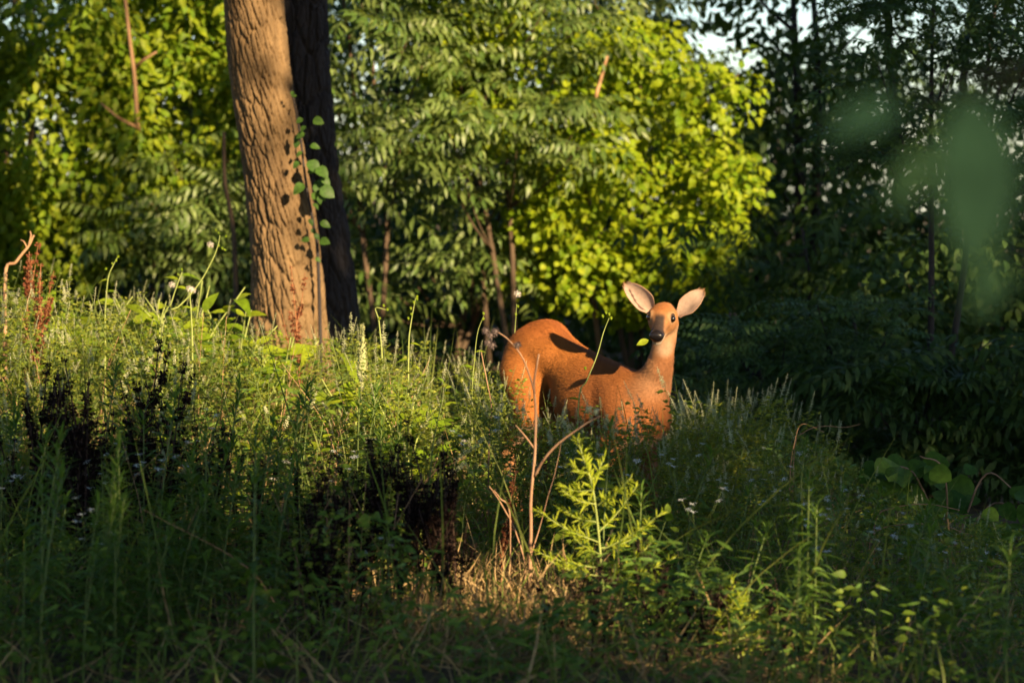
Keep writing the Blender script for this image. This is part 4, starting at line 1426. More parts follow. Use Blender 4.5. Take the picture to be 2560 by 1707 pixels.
def dock_stalk(H, mats=('dock_stem', 'dock_seed'), dense=1.0):
    mb = MB()
    lean = rng.normal(0, 0.07, 2)
    P = bez([[0, 0, 0], [lean[0] * 0.3, lean[1] * 0.3, H * 0.5], [lean[0], lean[1], H]], 12)
    mb.tube(P, np.linspace(0.0055, 0.0018, 12), 5, 0)
    axes = [(P, 0.30, 1.0)]
    for k in range(rng.integers(2, 5)):
        i = rng.integers(4, 9)
        a = rng.uniform(0, 2 * np.pi)
        l = H * rng.uniform(0.18, 0.38)
        B = bez([P[i], P[i] + np.array([math.cos(a) * 0.28, math.sin(a) * 0.28, 0.6]) * l * 0.6, P[i] + np.array([math.cos(a) * 0.32, math.sin(a) * 0.32, 1]) * l], 7)
        mb.tube(B, np.linspace(0.003, 0.0012, 7), 4, 0)
        axes.append((B, 0.1, 0.5))
    for B, t0, q in axes:
        nwh = int((30 if q == 1.0 else 15) * dense)
        ts = np.sort(rng.uniform(t0, 1, nwh))
        for t in ts:
            c = np.array([np.interp(t, np.linspace(0, 1, len(B)), B[:, i]) for i in range(3)])
            k = rng.integers(8, 14)
            d = rdir(k, -0.8, 0.5)
            mb.inst(bud, frames(c + d * rng.uniform(0.001, 0.007, k)[:, None], d + [0, 0, -0.2], rdir(k), rng.uniform(0.010, 0.0175, k) * (1.15 - 0.4 * t)), 1)
    return mb.mesh('stalk', list(mats))


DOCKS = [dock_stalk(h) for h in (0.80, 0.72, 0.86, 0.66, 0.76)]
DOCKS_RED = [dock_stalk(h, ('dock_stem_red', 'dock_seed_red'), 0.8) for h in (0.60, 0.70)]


def place(name, parts, loc, rz, sc, label, cat, group=None):
    root = empty(name, loc, rz, sc)
    for pn_, me_, mx in parts:
        o = link(pn_, me_, root, mx)
        if pn_ == 'foliage':
            o["kind"] = "stuff"
    tag(root, label, cat, group)
    return root


# outline of the weed tops against the woods, in photo pixels
TX = [-400, 0, 250, 450, 560, 650, 760, 860, 950, 1060, 1160, 1230, 1290, 1370, 1450, 1550, 1620, 1690, 1740, 1860, 1960, 2060, 2160, 2260, 2400, 2560, 3000]
TY = [630, 640, 705, 735, 775, 800, 810, 815, 815, 815, 840, 880, 965, 1010, 1015, 1010, 1000, 990, 965, 955, 1030, 1090, 1150, 1200, 1260, 1290, 1320]


def fit_height(x, y, H, lift=0.0):
    """scale that keeps a plant's top under the outline"""
    z = g1(x, y)
    px, py = project(np.array([[x, y, z + H]]))
    lim = np.interp(px[0], TX, TY) + lift + rng.uniform(0, 60)
    if py[0] >= lim:
        return 1.0
    zt = at(px[0], lim, y)[2]
    return (zt - z) / H


def in_patch(x, y, grow=1.0):
    """the open patch of dry grass, and the spot where the deer stands"""
    a = ((x + 0.06) / (0.30 * grow)) ** 2 + ((y - 9.9) / (0.95 * grow)) ** 2 < 1
    q = np.array([x, y]) - DO[:2]
    X, Y = q @ HX[:2], q @ HY[:2]
    b = (abs(X) < 0.55) and (abs(Y) < 0.17)
    return a or b or math.hypot(x - ax1[0][0], y - 17.0) < 0.3 or math.hypot(x - ax2[0][0], y - 17.75) < 0.3


def spots(n, y0, y1, cond=None):
    out = []
    while len(out) < n:
        y = math.sqrt(rng.uniform(y0 * y0, y1 * y1))
        x = rng.uniform(-1, 1) * (0.185 * y + 0.45)
        if in_patch(x, y):
            continue
        if y < 11.0 and 780 < 1280 + x / y * F < 1150 and rng.uniform() < 0.85:
            continue
        if y < 9.8 and 1330 < 1280 + x / y * F < 1720 and rng.uniform() < 0.75:
            continue
        if cond is not None and rng.uniform() > cond(x, y):
            continue
        out.append((x, y))
    return out


clovers = [clover_proto(h) for h in (0.60, 0.68, 0.75, 0.64, 0.70, 0.80, 0.58)]
lances = [lance_proto(h) for h in (0.42, 0.50, 0.36, 0.55)]
broads = [broad_proto(h) for h in (0.35, 0.45, 0.28, 0.40, 0.5)]
broads_y = [broad_proto(h, 'leaf_fresh') for h in (0.4, 0.5, 0.45)]
umbels = [umbel_proto(h) for h in (0.42, 0.50, 0.46, 0.55)]


def c_clover(x, y):
    px = 1280 + x / y * F
    if 1180 < px < 1760 and 10.9 < y < 12.3:
        return 1.0
    return 1.0 if (px > 1560 and y > 10.5) else (0.9 if (px < 1250 and y > 12.0) else 0.12)


def put(kind, lst, name, label, cat, group, smin=0.35, lo_=0.8, hi_=1.2, lift=0.0, lab2=None):
    for (x, y) in lst:
        pr = kind[rng.integers(0, len(kind))]
        s = rng.uniform(lo_, hi_)
        Hh = max(np.array(p_[2])[2, 3] if p_[2] is not None else max(v.co.z for v in p_[1].vertices) for p_ in pr) * s
        k = fit_height(x, y, Hh, lift)
        if k < smin:
            continue
        l_, g_ = label, group
        if lab2 is not None:
            l_, g_ = lab2(x, y)
        place(name, pr, (x, y, g1(x, y) - 0.01), rng.uniform(-0.8, 0.8), s * min(1, k), l_, cat, g_)


HT = {}


def lab_clover(x, y):
    px = 1280 + x / y * F
    if px > 1450:
        return "clover with pale flower spikes on the shaded slope past the deer", "clovers on the shaded slope"
    return "clover with pale flower spikes on the sunlit bank below the trunk", "clovers on the sunlit bank"


put(clovers, spots(255, 10.3, 16.5, c_clover) + [(rng.uniform(-0.05, 0.95), rng.uniform(11.2, 12.05)) for _ in range(44)], 'sweet_clover', None, 'clover', None, lab2=lab_clover)
put(lances, spots(140, 8.4, 11.6, lambda x, y: 1.0 if x < -0.35 else 0.25), 'goldenrod', "leafy goldenrod stem with whorled narrow leaves in the shaded foreground", 'weed', "goldenrod stems in the shade", lo_=0.9, hi_=1.5)
put(broads, spots(110, 8.6, 15.5), 'broadleaf_weed', "dull green weed with oval leaves among the undergrowth", 'weed', "oval leaved weeds", lo_=0.7, hi_=1.2)
put(broads_y, spots(46, 12.0, 17.2, lambda x, y: 1.0 if x < -0.2 else 0.0), 'broadleaf_weed', "fresh yellow green weed with oval leaves on the sunlit bank", 'weed', "fresh weeds on the bank", lo_=0.8, hi_=1.3)
put(umbels, spots(50, 9.2, 12.0), 'fleabane', "slender weed with small flat white flower heads", 'wildflower', "white flowered weeds", lo_=0.75, hi_=1.1, lift=60)


# dock clumps ---------------------------------------------------------------
def dock(px, py_top, d, n, spread, label, red=False, hs_=(0.8, 1.15), group=None):
    x = xat(px, d)
    z = g1(x, d)
    H = at(px, py_top, d)[2] - z
    root = empty('dock_plant', (x, d, z - 0.01))
    for k in range(n):
        lst = DOCKS_RED if red else DOCKS
        j = rng.integers(0, len(lst))
        hm = max(v.co.z for v in lst[j].vertices)
        s = H / hm * (1.0 if k == 0 else rng.uniform(*hs_) * 0.88)
        A = np.eye(4)
        rz = rng.uniform(0, 6.28)
        w_ = min(max(s, 0.85), 1.15)
        A[:3, :3] = np.array([[math.cos(rz) * w_, -math.sin(rz) * w_, 0], [math.sin(rz) * w_, math.cos(rz) * w_, 0], [rng.normal(0, 0.03), 0, s]])
        A[:3, 3] = [rng.normal(0, spread), rng.normal(0, spread), 0]
        link('stalk', lst[j], root, A)
    tag(root, label, 'dock', group)


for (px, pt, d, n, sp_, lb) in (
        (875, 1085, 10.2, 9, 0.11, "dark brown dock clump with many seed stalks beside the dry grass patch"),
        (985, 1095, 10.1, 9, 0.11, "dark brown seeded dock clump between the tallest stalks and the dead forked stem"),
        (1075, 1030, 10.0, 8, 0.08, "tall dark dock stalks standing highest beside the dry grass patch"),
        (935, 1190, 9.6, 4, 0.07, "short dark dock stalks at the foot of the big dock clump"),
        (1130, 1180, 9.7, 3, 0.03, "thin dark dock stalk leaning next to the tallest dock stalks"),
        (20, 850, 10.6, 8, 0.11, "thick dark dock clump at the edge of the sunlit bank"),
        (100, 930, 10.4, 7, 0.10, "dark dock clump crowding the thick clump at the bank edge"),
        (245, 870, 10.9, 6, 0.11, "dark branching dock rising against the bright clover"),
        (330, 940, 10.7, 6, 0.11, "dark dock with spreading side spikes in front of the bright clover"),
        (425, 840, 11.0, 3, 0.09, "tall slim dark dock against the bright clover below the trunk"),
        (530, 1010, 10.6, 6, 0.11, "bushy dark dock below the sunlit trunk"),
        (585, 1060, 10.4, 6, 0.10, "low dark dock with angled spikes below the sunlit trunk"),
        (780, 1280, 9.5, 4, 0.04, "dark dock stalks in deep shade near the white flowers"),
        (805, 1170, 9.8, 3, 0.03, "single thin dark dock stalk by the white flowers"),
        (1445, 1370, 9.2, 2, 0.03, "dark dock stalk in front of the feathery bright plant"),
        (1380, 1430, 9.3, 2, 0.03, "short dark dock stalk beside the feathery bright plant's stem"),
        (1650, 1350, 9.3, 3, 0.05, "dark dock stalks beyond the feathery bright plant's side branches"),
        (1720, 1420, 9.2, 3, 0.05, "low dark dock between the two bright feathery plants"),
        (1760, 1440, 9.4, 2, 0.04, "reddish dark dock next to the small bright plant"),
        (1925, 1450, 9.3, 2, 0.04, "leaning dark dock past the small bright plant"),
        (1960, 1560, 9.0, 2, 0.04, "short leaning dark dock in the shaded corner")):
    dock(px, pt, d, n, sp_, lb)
for (px, pt, d, lb) in ((58, 600, 14.6, "rust red dock stalk on the sunlit bank beside the bent dead twig"), (88, 655, 14.5, "short rust red dock stalk standing between two others on the bank"),
                        (112, 700, 14.3, "rust orange dock stalk lowest of the red ones on the bank"), (752, 660, 15.2, "red seeded dock stalk in front of the sunlit trunk"), (1250, 1170, 10.6, "reddish dock stalk beside the pale dry leaves")):
    dock(px, pt, d, 1, 0.0, lb, red=True)

# dead forked stem ------------------------------------------------------------
d0 = 10.3
b0 = np.array([xat(1318, d0), d0, g1(xat(1318, d0), d0)])
ds = empty('dead_weed', b0)
tag(ds, "bare brown forked dead stem standing in front of the deer", "stem")


def px_tube(pts, r0, r1, n, mat, nm, root, org, sides=7):
    P = bez([p if len(p) == 3 and not isinstance(p, tuple) else at(*p) for p in pts], n) - org
    P = P + np.stack([vnoise(P * 14, 71), vnoise(P * 14, 72), np.zeros(n)], 1) * r0 * 0.7
    return link(nm, MB().tube(P, np.linspace(r0, r1, n), sides).mesh(nm, mat), root)


px_tube([b0 - [0, 0, 0.02], (1322, 1450, d0), (1328, 1340, d0), (1326, 1250, d0), (1336, 1130, d0), (1340, 1030, d0), (1337, 960, d0), (1350, 885, d0)], 0.0080, 0.0036, 40, 'dead_stem', 'stem', ds, b0)
px_tube([(1334, 1192, d0), (1365, 1140, d0 - .05), (1410, 1098, d0 - .08), (1465, 1060, d0 - .1), (1500, 1040, d0 - .1)], 0.0056, 0.003, 18, 'dead_stem', 'branch', ds, b0)
px_tube([(1336, 1122, d0), (1312, 1090, d0), (1288, 1062, d0)], 0.004, 0.002, 8, 'dead_stem', 'branch', ds, b0)
px_tube([(1338, 985, d0), (1326, 940, d0), (1305, 890, d0), (1270, 848, d0), (1240, 828, d0)], 0.0038, 0.0018, 14, 'dead_stem', 'branch', ds, b0)
px_tube([(1324, 1400, d0), (1345, 1330, d0), (1362, 1270, d0), (1385, 1190, d0), (1402, 1110, d0)], 0.0028, 0.0012, 16, 'dead_stem', 'branch', ds, b0)


def burr(r, n, mat):
    mb = MB()
    d = rdir(n)
    mb.inst(blade(1, 0.22, 1, 0.1, 0.2, 0.4), frames(d * r * 0.25, d, rdir(n), r * rng.uniform(0.7, 1.15, n)))
    v, q = uv_sphere(r * 0.5, 8, 6)
    mb.add(v, Q=q)
    return mb.mesh('seed_head', mat)


BUR = burr(0.016, 60, 'seed_head')
for p in ((1240, 828), (1228, 838), (1216, 826), (1232, 862), (1295, 862), (1222, 856)):
    A = np.eye(4); A[:3, 3] = at(*p, d0) - b0
    link('seed_head', BUR, ds, A)
UMD = burr(0.017, 34, 'clover_flower')
for p in ((1488, 1028), (1470, 1022)):
    A = np.eye(4); A[:3, 3] = at(*p, d0 - 0.1) - b0
    link('seed_head', UMD, ds, A)
for (pts, lb) in ((((1222, 1100), (1228, 1020), (1216, 950), (1204, 880)), "thin reddish dead stalk beside the deer's rump"),
                  (((1310, 1400), (1285, 1320), (1255, 1260), (1222, 1215)), "thin tan dead stalk leaning toward the dock clump"),
                  (((1275, 1290), (1250, 1245), (1235, 1225)), "short tan dead stalk beside the leaning one")):
    dd = 12.0 if lb.startswith('thin reddish') else 10.4
    b = np.array([xat(pts[0][0], dd), dd, g1(xat(pts[0][0], dd), dd)])
    o = empty('dead_weed', b)
    tag(o, lb, 'stem')
    px_tube([b] + [(a, c, dd) for a, c in pts], 0.0036, 0.002, 18, 'dead_stem', 'stem', o, b)

for k in range(34):
    dd = rng.uniform(12.5, 15.5) if k < 18 else rng.uniform(9.0, 11.0)
    pxx = rng.uniform(30, 1150) if k < 18 else rng.uniform(300, 1300)
    x_ = xat(pxx, dd)
    if in_patch(x_, dd):
        continue
    b = np.array([x_, dd, g1(x_, dd)])
    Hh = rng.uniform(0.45, 0.75) * min(1.0, fit_height(x_, dd, 0.75, -40))
    o = empty('dead_weed', b)
    if k < 18:
        tag(o, "thin dry tan stalk standing among the sunlit bank weeds", 'stem', "dry stalks on the bank")
    else:
        tag(o, "thin dry stalk bent over in the shaded foreground weeds", 'stem', "dry stalks in the shade")
    ln_ = rng.normal(0, 0.16, 2)
    P = bez([[0, 0, -0.02], [ln_[0] * 0.3, ln_[1] * 0.3, Hh * 0.55], [ln_[0], ln_[1], Hh]], 12)
    link('stem', MB().tube(P, np.linspace(0.0024, 0.0011, 12), 5).mesh('stem', 'tan_twig'), o)
    for q in range(rng.integers(1, 4)):
        i = rng.integers(5, 10)
        e = P[i] + np.array([rng.normal(0, .06), rng.normal(0, .06), rng.uniform(0.05, 0.14)])
        link('branch', MB().tube(bez([P[i], 0.5 * (P[i] + e), e], 5), np.linspace(0.0018, 0.0009, 5), 4).mesh('branch', 'tan_twig'), o)

# feathery bright plants --------------------------------------------------------
mug_leaf = [MB().add(*blade(L_, W_, 3, d_, 0.35, 0.4)).mesh('leaf', 'leaf_mugwort') for L_, W_, d_ in ((0.048, 0.0066, 0.2), (0.040, 0.006, 0.45), (0.056, 0.007, 0.05), (0.032, 0.006, 0.3))]


def mugwort(base_px, d, main, branches, label, own_leaf=True, lscale=1.0):
    b = np.array([xat(base_px, d), d, g1(xat(base_px, d), d)])
    root = empty('mugwort', b)
    tag(root, label, 'weed')
    P = bez([b - [0, 0, 0.02]] + [at(a, c, d) for a, c in main], 40) - b
    link('stem', MB().tube(P, np.linspace(0.0055, 0.0018, 40), 7).mesh('stem', 'lime_stem'), root)

    def tuft(par, B, n, s0, dens=1.0):
        L_ = len(B) - 1
        t = np.sort(rng.uniform(0.12, 1.0, n)) * L_
        i = np.minimum(t.astype(int), L_ - 1)
        c = B[i] + (B[i + 1] - B[i]) * (t - i)[:, None]
        tg = unit(B[i + 1] - B[i])
        f = unit(tg * 0.75 + rdir(n) * 0.85 + [0, 0, 0.18])
        A = frames(c, f, unit(rdir(n) * 0.6 + [0, 0, 0.6] + SDIR * 0.7), s0 * rng.uniform(0.7, 1.2, n) * (1.1 - 0.35 * t / L_))
        for k in range(n):
            link('leaf', mug_leaf[rng.integers(0, 4)], par, A[k])

    tuft(root, P[22:], 90, 0.95 * lscale)
    for (s, e, dz) in branches:
        a0, e0 = at(*s, d), at(*e, d + dz)
        mid = 0.5 * (a0 + e0) + np.array([0, 0, -0.012])
        B = bez([a0, mid, e0], 12)
        o = link('branch', MB().tube(B - b, np.linspace(0.0026, 0.001, 12), 5).mesh('branch', 'lime_stem'), root)
        ln_ = np.linalg.norm(e0 - a0)
        tuft(o, B - b, int(22 + ln_ * 200), 0.85 * lscale)
    return root


mugwort(1522, 9.7, [(1516, 1560), (1508, 1470), (1500, 1370), (1492, 1290), (1480, 1210), (1460, 1150), (1443, 1095)],
        [((1503, 1375), (1662, 1276), -.05), ((1496, 1330), (1592, 1215), .05), ((1490, 1265), (1580, 1190), -.08), ((1478, 1200), (1510, 1145), .04), ((1470, 1180), (1430, 1160), 0),
         ((1484, 1225), (1398, 1212), .06), ((1490, 1260), (1405, 1225), -.06), ((1494, 1305), (1398, 1268), .05), ((1497, 1355), (1342, 1275), -.05), ((1500, 1385), (1420, 1330), .08),
         ((1504, 1420), (1335, 1376), .0), ((1506, 1440), (1370, 1400), -.08), ((1508, 1455), (1635, 1350), .06), ((1508, 1460), (1690, 1392), -.04), ((1512, 1490), (1600, 1440), .07), ((1500, 1370), (1610, 1330), .1)],
        "bright yellow green feathery plant with a sunlit pointed top")
mugwort(1850, 9.3, [(1846, 1640), (1838, 1580), (1832, 1520), (1828, 1448)],
        [((1838, 1580), (1885, 1530), 0), ((1836, 1560), (1800, 1530), .03), ((1832, 1520), (1860, 1490), -.03), ((1840, 1600), (1930, 1545), .04), ((1843, 1610), (1795, 1585), -.03), ((1846, 1640), (1900, 1600), .04)],
        "small bright feathery plant glowing in the shaded corner")


# tall stems on the bank ---------------------------------------------------------
def tall_stem(pts, d, label, heads=(), buds=(), leaves=(), r=0.005):
    b = np.array([xat(pts[0][0], d), d, g1(xat(pts[0][0], d), d)])
    root = empty('wild_lettuce', b)
    tag(root, label, 'wildflower')
    px_tube([b - [0, 0, .02]] + [(a, c, d) for a, c in pts], r, r * 0.35, 26, 'lime_stem', 'stem', root, b)
    for (a, c) in heads:
        A = np.eye(4); A[:3, 3] = at(a, c, d) - b
        link('seed_head', FLUFF, root, A)
    for (a, c) in buds:
        link('bud', BUDM, root, frames([at(a, c, d) - b], [rng.normal() * .5, -0.2, 1], [0, -1, 0.1])[0])
    for (a, c, s) in leaves:
        link('leaf', STL[rng.integers(0, 3)], root, frames([at(a, c, d) - b], unit(np.array([rng.choice([-1, 1]), rng.normal() * .5, 0.35])), [0, -0.5, 1], s)[0])


FLUFF = burr(0.016, 110, 'seed_fluff')
mbb = MB(); v, q = uv_sphere(0.5, 8, 6)
mbb.add(v * [0.008, 0.008, 0.008] * np.array([1, 1, 1]) + [0.004, 0, 0], Q=q)
mbb.inst(bud, frames(np.zeros((7, 3)), rdir(7) * 0.5 + [1, 0, 0], rdir(7), 0.016))
BUDM = mbb.mesh('bud', 'leaf_fresh')
STL = [MB().add(*blade(0.09, 0.03, 4, d_, 0.3, 0.4)).mesh('leaf', 'leaf_fresh') for d_ in (0.2, 0.5, 0.8)]
tall_stem([(400, 815), (450, 765), (500, 705), (532, 645), (546, 610), (550, 588)], 14.0, "tall curved lime stem with fluffy seed heads leaning toward the trunk",
          heads=((526, 612), (482, 725)), buds=((548, 586), (540, 580), (562, 594), (556, 625), (546, 618), (565, 628)), leaves=((455, 770, .9), (420, 800, 1.0)))
tall_stem([(405, 820), (430, 755), (447, 700), (455, 680)], 14.2, "short lime stem with one fluffy head beside the curved one", heads=((430, 712),), buds=((455, 678), (448, 690)), leaves=((447, 700, 1.0), (452, 690, 1.2), (440, 720, .9)))
tall_stem([(262, 820), (265, 740), (272, 690), (285, 660), (293, 645)], 14.4, "upright lime stem with small yellow buds on the sunlit bank", buds=((293, 645), (283, 663), (262, 675), (288, 655)), leaves=((265, 730, .7), (268, 760, .8), (270, 700, .5)))
tall_stem([(480, 860), (478, 800), (476, 745), (474, 720)], 13.8, "thin upright stem with a fluffy head among the bank leaves", heads=((474, 722),))
tall_stem([(1445, 1020), (1468, 950), (1492, 890), (1510, 830), (1524, 795)], 11.8, "thin green budding stem crossing in front of the deer's back", buds=((1524, 790), (1516, 786), (1508, 795), (1528, 800), (1464, 925)), leaves=((1450, 1000, .6),), r=0.0035)
tall_stem([(1280, 960), (1284, 880), (1290, 800), (1292, 760)], 13.4, "thin stem with pale buds behind the deer's rump", heads=((1294, 735),), buds=((1296, 770), (1290, 790)), r=0.003)
tall_stem([(1020, 960), (1022, 860), (1030, 800), (1040, 745)], 13.2, "tall yellow green flowering stem on the bank near the deer", buds=((1040, 745), (1034, 760), (1028, 775), (1042, 752), (1022, 800), (1030, 790)), leaves=((1022, 900, .7), (1024, 860, .6)))
tall_stem([(955, 940), (952, 850), (948, 800), (940, 770), (968, 775)], 13.4, "stem with a hooked nodding tip on the bank", buds=((968, 778), (960, 768), (948, 800)), leaves=((952, 870, .7),))
tall_stem([(1180, 990), (1186, 900), (1195, 830), (1210, 790)], 13.0, "fine green stem beside the deer's rump", buds=((1210, 788), (1205, 800)), leaves=((1190, 880, .6), (1184, 920, .7)), r=0.003)

# pale curled flower spikes above the dock clump
for (pts, lb) in ((((1100, 1190), (1150, 1140), (1190, 1115), (1208, 1093)), "curved cream seed spike arching above the dock clump"), (((1105, 1200), (1140, 1175), (1162, 1158)), "short cream seed spike under the arching one")):
    d = 11.0
    b = np.array([xat(pts[0][0] - 20, d), d, g1(xat(pts[0][0] - 20, d), d)])
    o = empty('seed_spike', b)
    tag(o, lb, 'weed')
    px_tube([b] + [(a, c, d) for a, c in pts], 0.0018, 0.001, 22, 'green_stem', 'stem', o, b)
    P = bez([at(a, c, d) for a, c in pts], 40)[10:] - b
    k = len(P) * 6
    idx = rng.integers(0, len(P), k)
    dr = rdir(k)
    link('flower_spike', MB().inst(bud, frames(P[idx] + dr * 0.004, dr, rdir(k), rng.uniform(0.005, 0.009, k))).mesh('flower_spike', 'clover_flower'), o)

# woolly upright spike
d = 13.1
b = np.array([xat(905, d), d, g1(xat(905, d), d)])
mu = empty('mullein', b)
tag(mu, "upright woolly cream mullein spike beside the trunks", "wildflower")
zt = at(903, 812, d)[2] - b[2]
zb = at(903, 950, d)[2] - b[2]
zz = np.linspace(0, zt, 40)
rr_ = np.where(zz < zb, 0.009, 0.021 * np.clip((zt - zz) / (zt - zb) * 1.5, 0.18, 1))
link('spike', MB().tube(np.stack([0.004 * np.sin(zz * 9), np.zeros(40), zz], 1), rr_, 12).mesh('spike', 'spike_wool'), mu)
k = 420
zq = rng.uniform(zb, zt, k)
aa = rng.uniform(0, 6.28, k)
rq = 0.017 * np.clip((zt - zq) / (zt - zb) * 1.5, 0.2, 1)
link('floret', MB().inst(bud, frames(np.stack([rq * np.cos(aa), rq * np.sin(aa), zq], 1), np.stack([np.cos(aa), np.sin(aa), np.full(k, .6)], 1), rdir(k), rng.uniform(.008, .014, k))).mesh('floret', 'mullein_flower'), mu, kind="stuff")
ml = MB().add(*blade(0.22, 0.075, 4, 0.35, 0.3, 0.45)).mesh('leaf', 'leaf_clover')
for k in range(9):
    a = k * 2.4
    link('leaf', ml, mu, frames([[0, 0, 0.05 + 0.035 * k]], [math.cos(a), math.sin(a), 0.7], [0, 0, 1], 1.0 - 0.06 * k)[0])

# large-leaved plant at the foot of the trunk
big_leaf = [MB().add(*blade(L_, W_, 5, d_, 0.25, 0.4)).mesh('leaf', 'leaf_fresh') for L_, W_, d_ in ((0.16, 0.07, 0.3), (0.19, 0.08, 0.5), (0.13, 0.06, 0.15), (0.15, 0.065, 0.75))]
for (px, top, d, n, sp_, lb) in ((470, 690, 15.0, 30, 0.30, "bushy plant with large fresh leaves at the crest of the bank"), (370, 715, 15.3, 22, 0.25, "large leaved green plant behind the curved lime stem"),
                                 (590, 750, 15.2, 24, 0.22, "large leaved plant right at the foot of the sunlit trunk"), (700, 800, 14.8, 18, 0.2, "low broad leaves in front of the sunlit trunk"), (200, 720, 15.2, 20, 0.28, "broad leaved plant beside the rust red docks"), (880, 900, 13.8, 16, 0.18, "broad leaved plant around the mullein's base"), (1010, 930, 12.8, 14, 0.16, "dark oval leaves below the flowering stem near the deer")):
    b = np.array([xat(px, d), d, g1(xat(px, d), d)])
    H = max(0.25, at(px, top, d)[2] - b[2])
    o = empty('pokeweed', b)
    tag(o, lb, 'plant')
    for q in range(5):
        a = q * 1.26
        e = np.array([math.cos(a) * sp_, math.sin(a) * sp_ * 0.7, H * rng.uniform(0.75, 0.98)])
        P = bez([[0, 0, 0], [e[0] * .3, e[1] * .3, H * 0.5], e], 10)
        link('stem', MB().tube(P, np.linspace(0.008, 0.003, 10), 6).mesh('stem', 'lime_stem'), o)
        for r_ in range(n // 5 + 1):
            t = rng.uniform(4, 9)
            c = P[int(t)]
            dr = unit(np.append(rdir(1)[0][:2], rng.uniform(-0.1, 0.6)))
            link('leaf', big_leaf[rng.integers(0, 4)], o, frames([c], dr, [0.2, -0.6, 0.8], rng.uniform(0.7, 1.1))[0])

# vine patch in the shaded corner
d = 13.0
b = np.array([xat(2380, d), d, g1(xat(2380, d), d)])
gv = empty('grape_vine', b)
tag(gv, "sprawling vine with large round leaves on the shaded slope", "vine")
gl = [MB().add(*blade(L_, W_, 5, d_, 0.18, 0.36, 0.6)).mesh('leaf', 'leaf_grape') for L_, W_, d_ in ((0.13, 0.125, 0.2), (0.15, 0.14, 0.4), (0.11, 0.105, 0.1))]
for (p0, p1, p2) in (((2380, 1290), (2290, 1190), (2190, 1165)), ((2380, 1290), (2360, 1180), (2300, 1140)), ((2380, 1290), (2460, 1190), (2540, 1230)), ((2380, 1300), (2480, 1260), (2580, 1300))):
    px_tube([b, (*p1, d), (*p2, d - 0.1)], 0.006, 0.003, 14, 'dead_stem', 'stem', gv, b)
for k in range(58):
    a, c = rng.uniform(2185, 2600), 0
    c = np.interp(a, [2185, 2250, 2350, 2450, 2600], [1165, 1145, 1135, 1165, 1230]) + rng.uniform(0, 1) ** 1.3 * 190
    p = at(a, c, d + rng.uniform(-0.35, 0.2)) - b
    link('leaf', gl[rng.integers(0, 3)], gv, frames([p], unit(np.array([rng.normal() * .7, -0.6, -0.35])), unit(np.array([rng.normal() * .3, -0.55, 0.8])), rng.uniform(0.6, 1.1))[0])

# bent dead twig and dry arching stems
for (pts, d, r, lb) in (([(12, 700), (40, 655), (70, 615), (86, 588)], 15.0, 0.011, "tan broken twig leaning over the sunlit bank"),
                        ([(1985, 1130), (2010, 1080), (2060, 1065), (2110, 1068), (2150, 1060)], 12.6, 0.003, "dry arching grass stem above the shaded slope"),
                        ([(1975, 1190), (1985, 1110), (2005, 1060), (2060, 1080)], 12.4, 0.003, "dry bent grass stem hooked over the shaded clover"),
                        ([(2190, 1300), (2240, 1268), (2320, 1260), (2400, 1275)], 12.0, 0.0035, "dry arching stem below the vine leaves"),
                        ([(2180, 1340), (2260, 1310), (2360, 1315), (2430, 1340)], 11.8, 0.0035, "lower dry arching stem below the vine leaves")):
    b = np.array([xat(pts[0][0], d), d, g1(xat(pts[0][0], d), d)])
    o = empty('dead_twig', b)
    tag(o, lb, 'twig')
    px_tube([b] + [(a, c, d) for a, c in pts], r, r * 0.5, 24, 'tan_twig', 'stem', o, b)
    if r > 0.01:
        px_tube([(70, 615, d), (78, 590, d), (76, 578, d)], r * .5, r * .3, 6, 'tan_twig', 'branch', o, b)
        px_tube([(66, 618, d), (60, 604, d), (52, 600, d)], r * .4, r * .25, 6, 'tan_twig', 'branch', o, b)

# ------------------------------------------------------------------ ground cover nobody could count
gb = [blade(1, w_, 2, d_, 0.3, 0.3) for w_, d_ in ((0.030, 0.25), (0.024, 0.6), (0.035, 0.9))]


def cover_pts(n, y0, y1):
    y = np.sqrt(rng.uniform(y0 * y0, y1 * y1, n))
    x = rng.uniform(-1, 1, n) * (0.185 * y + 1.0)
    return x, y


def cap_height(x, y, Hh, lift):
    z = ground(x, y)
    px, py = project(np.stack([x, y, z + Hh], 1))
    lim = np.interp(px, TX, TY) + lift
    over = np.clip(lim - py, 0, None) / F * y
    return np.clip(1 - over / Hh, 0, 1)


x, y = cover_pts(10000, 8.2, 18.5)
Lg = rng.uniform(0.12, 0.34, len(x))
k = cap_height(x, y, Lg, 30)
ok = k > 0.3
x, y, Lg = x[ok], y[ok], (Lg * k)[ok]
mbg = MB()
f = unit(np.stack([rng.normal(0, .35, len(x)), rng.normal(0, .35, len(x)), np.ones(len(x))], 1))
scat(mbg, gb, np.stack([x, y, ground(x, y) - 0.01], 1), f, rdir(len(x)), Lg)
xt, yt = cover_pts(900, 9.0, 16.5)
Lt = rng.uniform(0.45, 0.8, 900)
kt = cap_height(xt, yt, Lt, -10)
ok = kt > 0.5
xt, yt, Lt = xt[ok], yt[ok], (Lt * kt)[ok]
tall = [blade(1, w_, 5, d_, 0.3, 0.2) for w_, d_ in ((0.010, 0.2), (0.008, 0.45), (0.012, 0.7))]
scat(mbg, tall, np.stack([xt, yt, ground(xt, yt) - 0.01], 1), unit(np.stack([rng.normal(0, .3, len(xt)), rng.normal(0, .3, len(xt)), np.ones(len(xt))], 1)), rdir(len(xt)), Lt * 1.15)
o = link('grass', mbg.mesh('grass', 'green_grass'))
tag(o, "thin green grass blades growing among the weeds", "grass", kind="stuff")

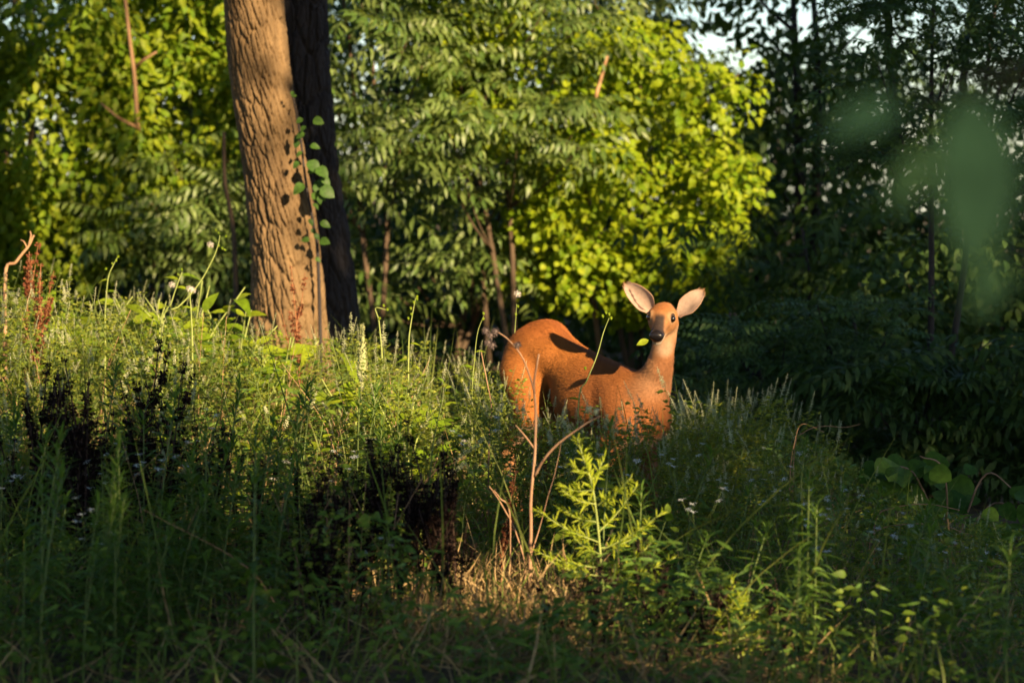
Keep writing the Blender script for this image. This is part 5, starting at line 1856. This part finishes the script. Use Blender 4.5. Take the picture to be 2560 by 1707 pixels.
x, y = cover_pts(11000, 8.2, 18.0)
n2_ = 1700
a = rng.uniform(0, 6.28, n2_)
q = np.sqrt(rng.uniform(0, 1, n2_))
x = np.concatenate([x, -0.05 + 0.34 * q * np.cos(a)])
y = np.concatenate([y, 9.95 + 1.05 * q * np.sin(a)])
Lg = rng.uniform(0.10, 0.32, len(x))
Lg[11000:] *= 0.75
k = cap_height(x, y, Lg, 60)
ok = k > 0.3
x, y, Lg = x[ok], y[ok], (Lg * k)[ok]
mbg = MB()
f = unit(np.stack([rng.normal(0, .8, len(x)), rng.normal(0, .8, len(x)), np.ones(len(x)) * rng.uniform(0.15, 1.1, len(x))], 1))
scat(mbg, gb, np.stack([x, y, ground(x, y) + rng.uniform(-0.01, 0.03, len(x))], 1), f, rdir(len(x)), Lg)
o = link('dry_grass', mbg.mesh('dry_grass', 'dry_grass'))
tag(o, "dry straw coloured grass matted over the ground", "grass", kind="stuff")

# low leaves between the taller weeds
x, y = cover_pts(70000, 8.2, 18.6)
pn = np.stack([x * 2.1, y * 2.1, np.zeros(len(x))], 1)
hh_ = 0.05 + 0.42 * rng.uniform(0, 1, len(x)) ** 1.3 * (0.75 + 0.5 * vnoise(pn, 81))
inp = ((x + 0.06) / 0.30) ** 2 + ((y - 9.9) / 0.9) ** 2 < 1
hh_ = np.where(inp, hh_ * 0.2, hh_)
k = cap_height(x, y, hh_ + 0.02, 30)
ok = (k > 0.35) & ~(inp & (rng.uniform(0, 1, len(x)) < 0.75))
x, y, hh_ = x[ok], y[ok], (hh_ * k)[ok]
Pz = np.stack([x, y, ground(x, y) + hh_], 1)
d = rdir(len(x), -0.3, 0.5)
up = unit(rdir(len(x)) * 0.7 + [0, 0, 0.6] + SDIR * 0.6)
g_ = np.clip(0.5 + 0.55 * vnoise(np.stack([x * 1.6, y * 1.6, np.ones(len(x))], 1), 83) + rng.normal(0, 0.22, len(x)) + 0.40 * sstep(10.4, 9.2, y), 0, 1)
for sel, tp_, sz, mat, nm, lb in ((g_ < 0.42, small_blade, (0.016, 0.034), 'leaf_clover', 'low_foliage', "mass of tiny grey green leaflets filling the weed bed"),
                                  (((g_ >= 0.42) & (g_ < 0.75)), ovate_blade, (0.018, 0.05), 'leaf_weed', 'low_foliage', "mass of small oval leaves low among the weeds"),
                                  ((g_ >= 0.75), lance_blade, (0.04, 0.09), 'leaf_lance', 'low_foliage', "mass of narrow green leaves low among the weeds")):
    mbg = MB()
    scat(mbg, tp_, Pz[sel], d[sel], up[sel], rng.uniform(sz[0], sz[1], int(sel.sum())))
    o = link(nm, mbg.mesh(nm, mat))
    tag(o, lb, 'undergrowth', kind="stuff")

# fallen leaves on the earth
x, y = cover_pts(8000, 8.0, 24)
mbg = MB()
scat(mbg, ovate_blade, np.stack([x, y, ground(x, y) + 0.012], 1), rdir(len(x), -0.15, 0.25), unit(rdir(len(x)) * 0.5 + [0, 0, 1]), rng.uniform(0.03, 0.07, len(x)))
o = link('leaf_litter', mbg.mesh('leaf_litter', 'dead_leaf'))
tag(o, "brown fallen leaves scattered on the earth", "litter", kind="stuff")
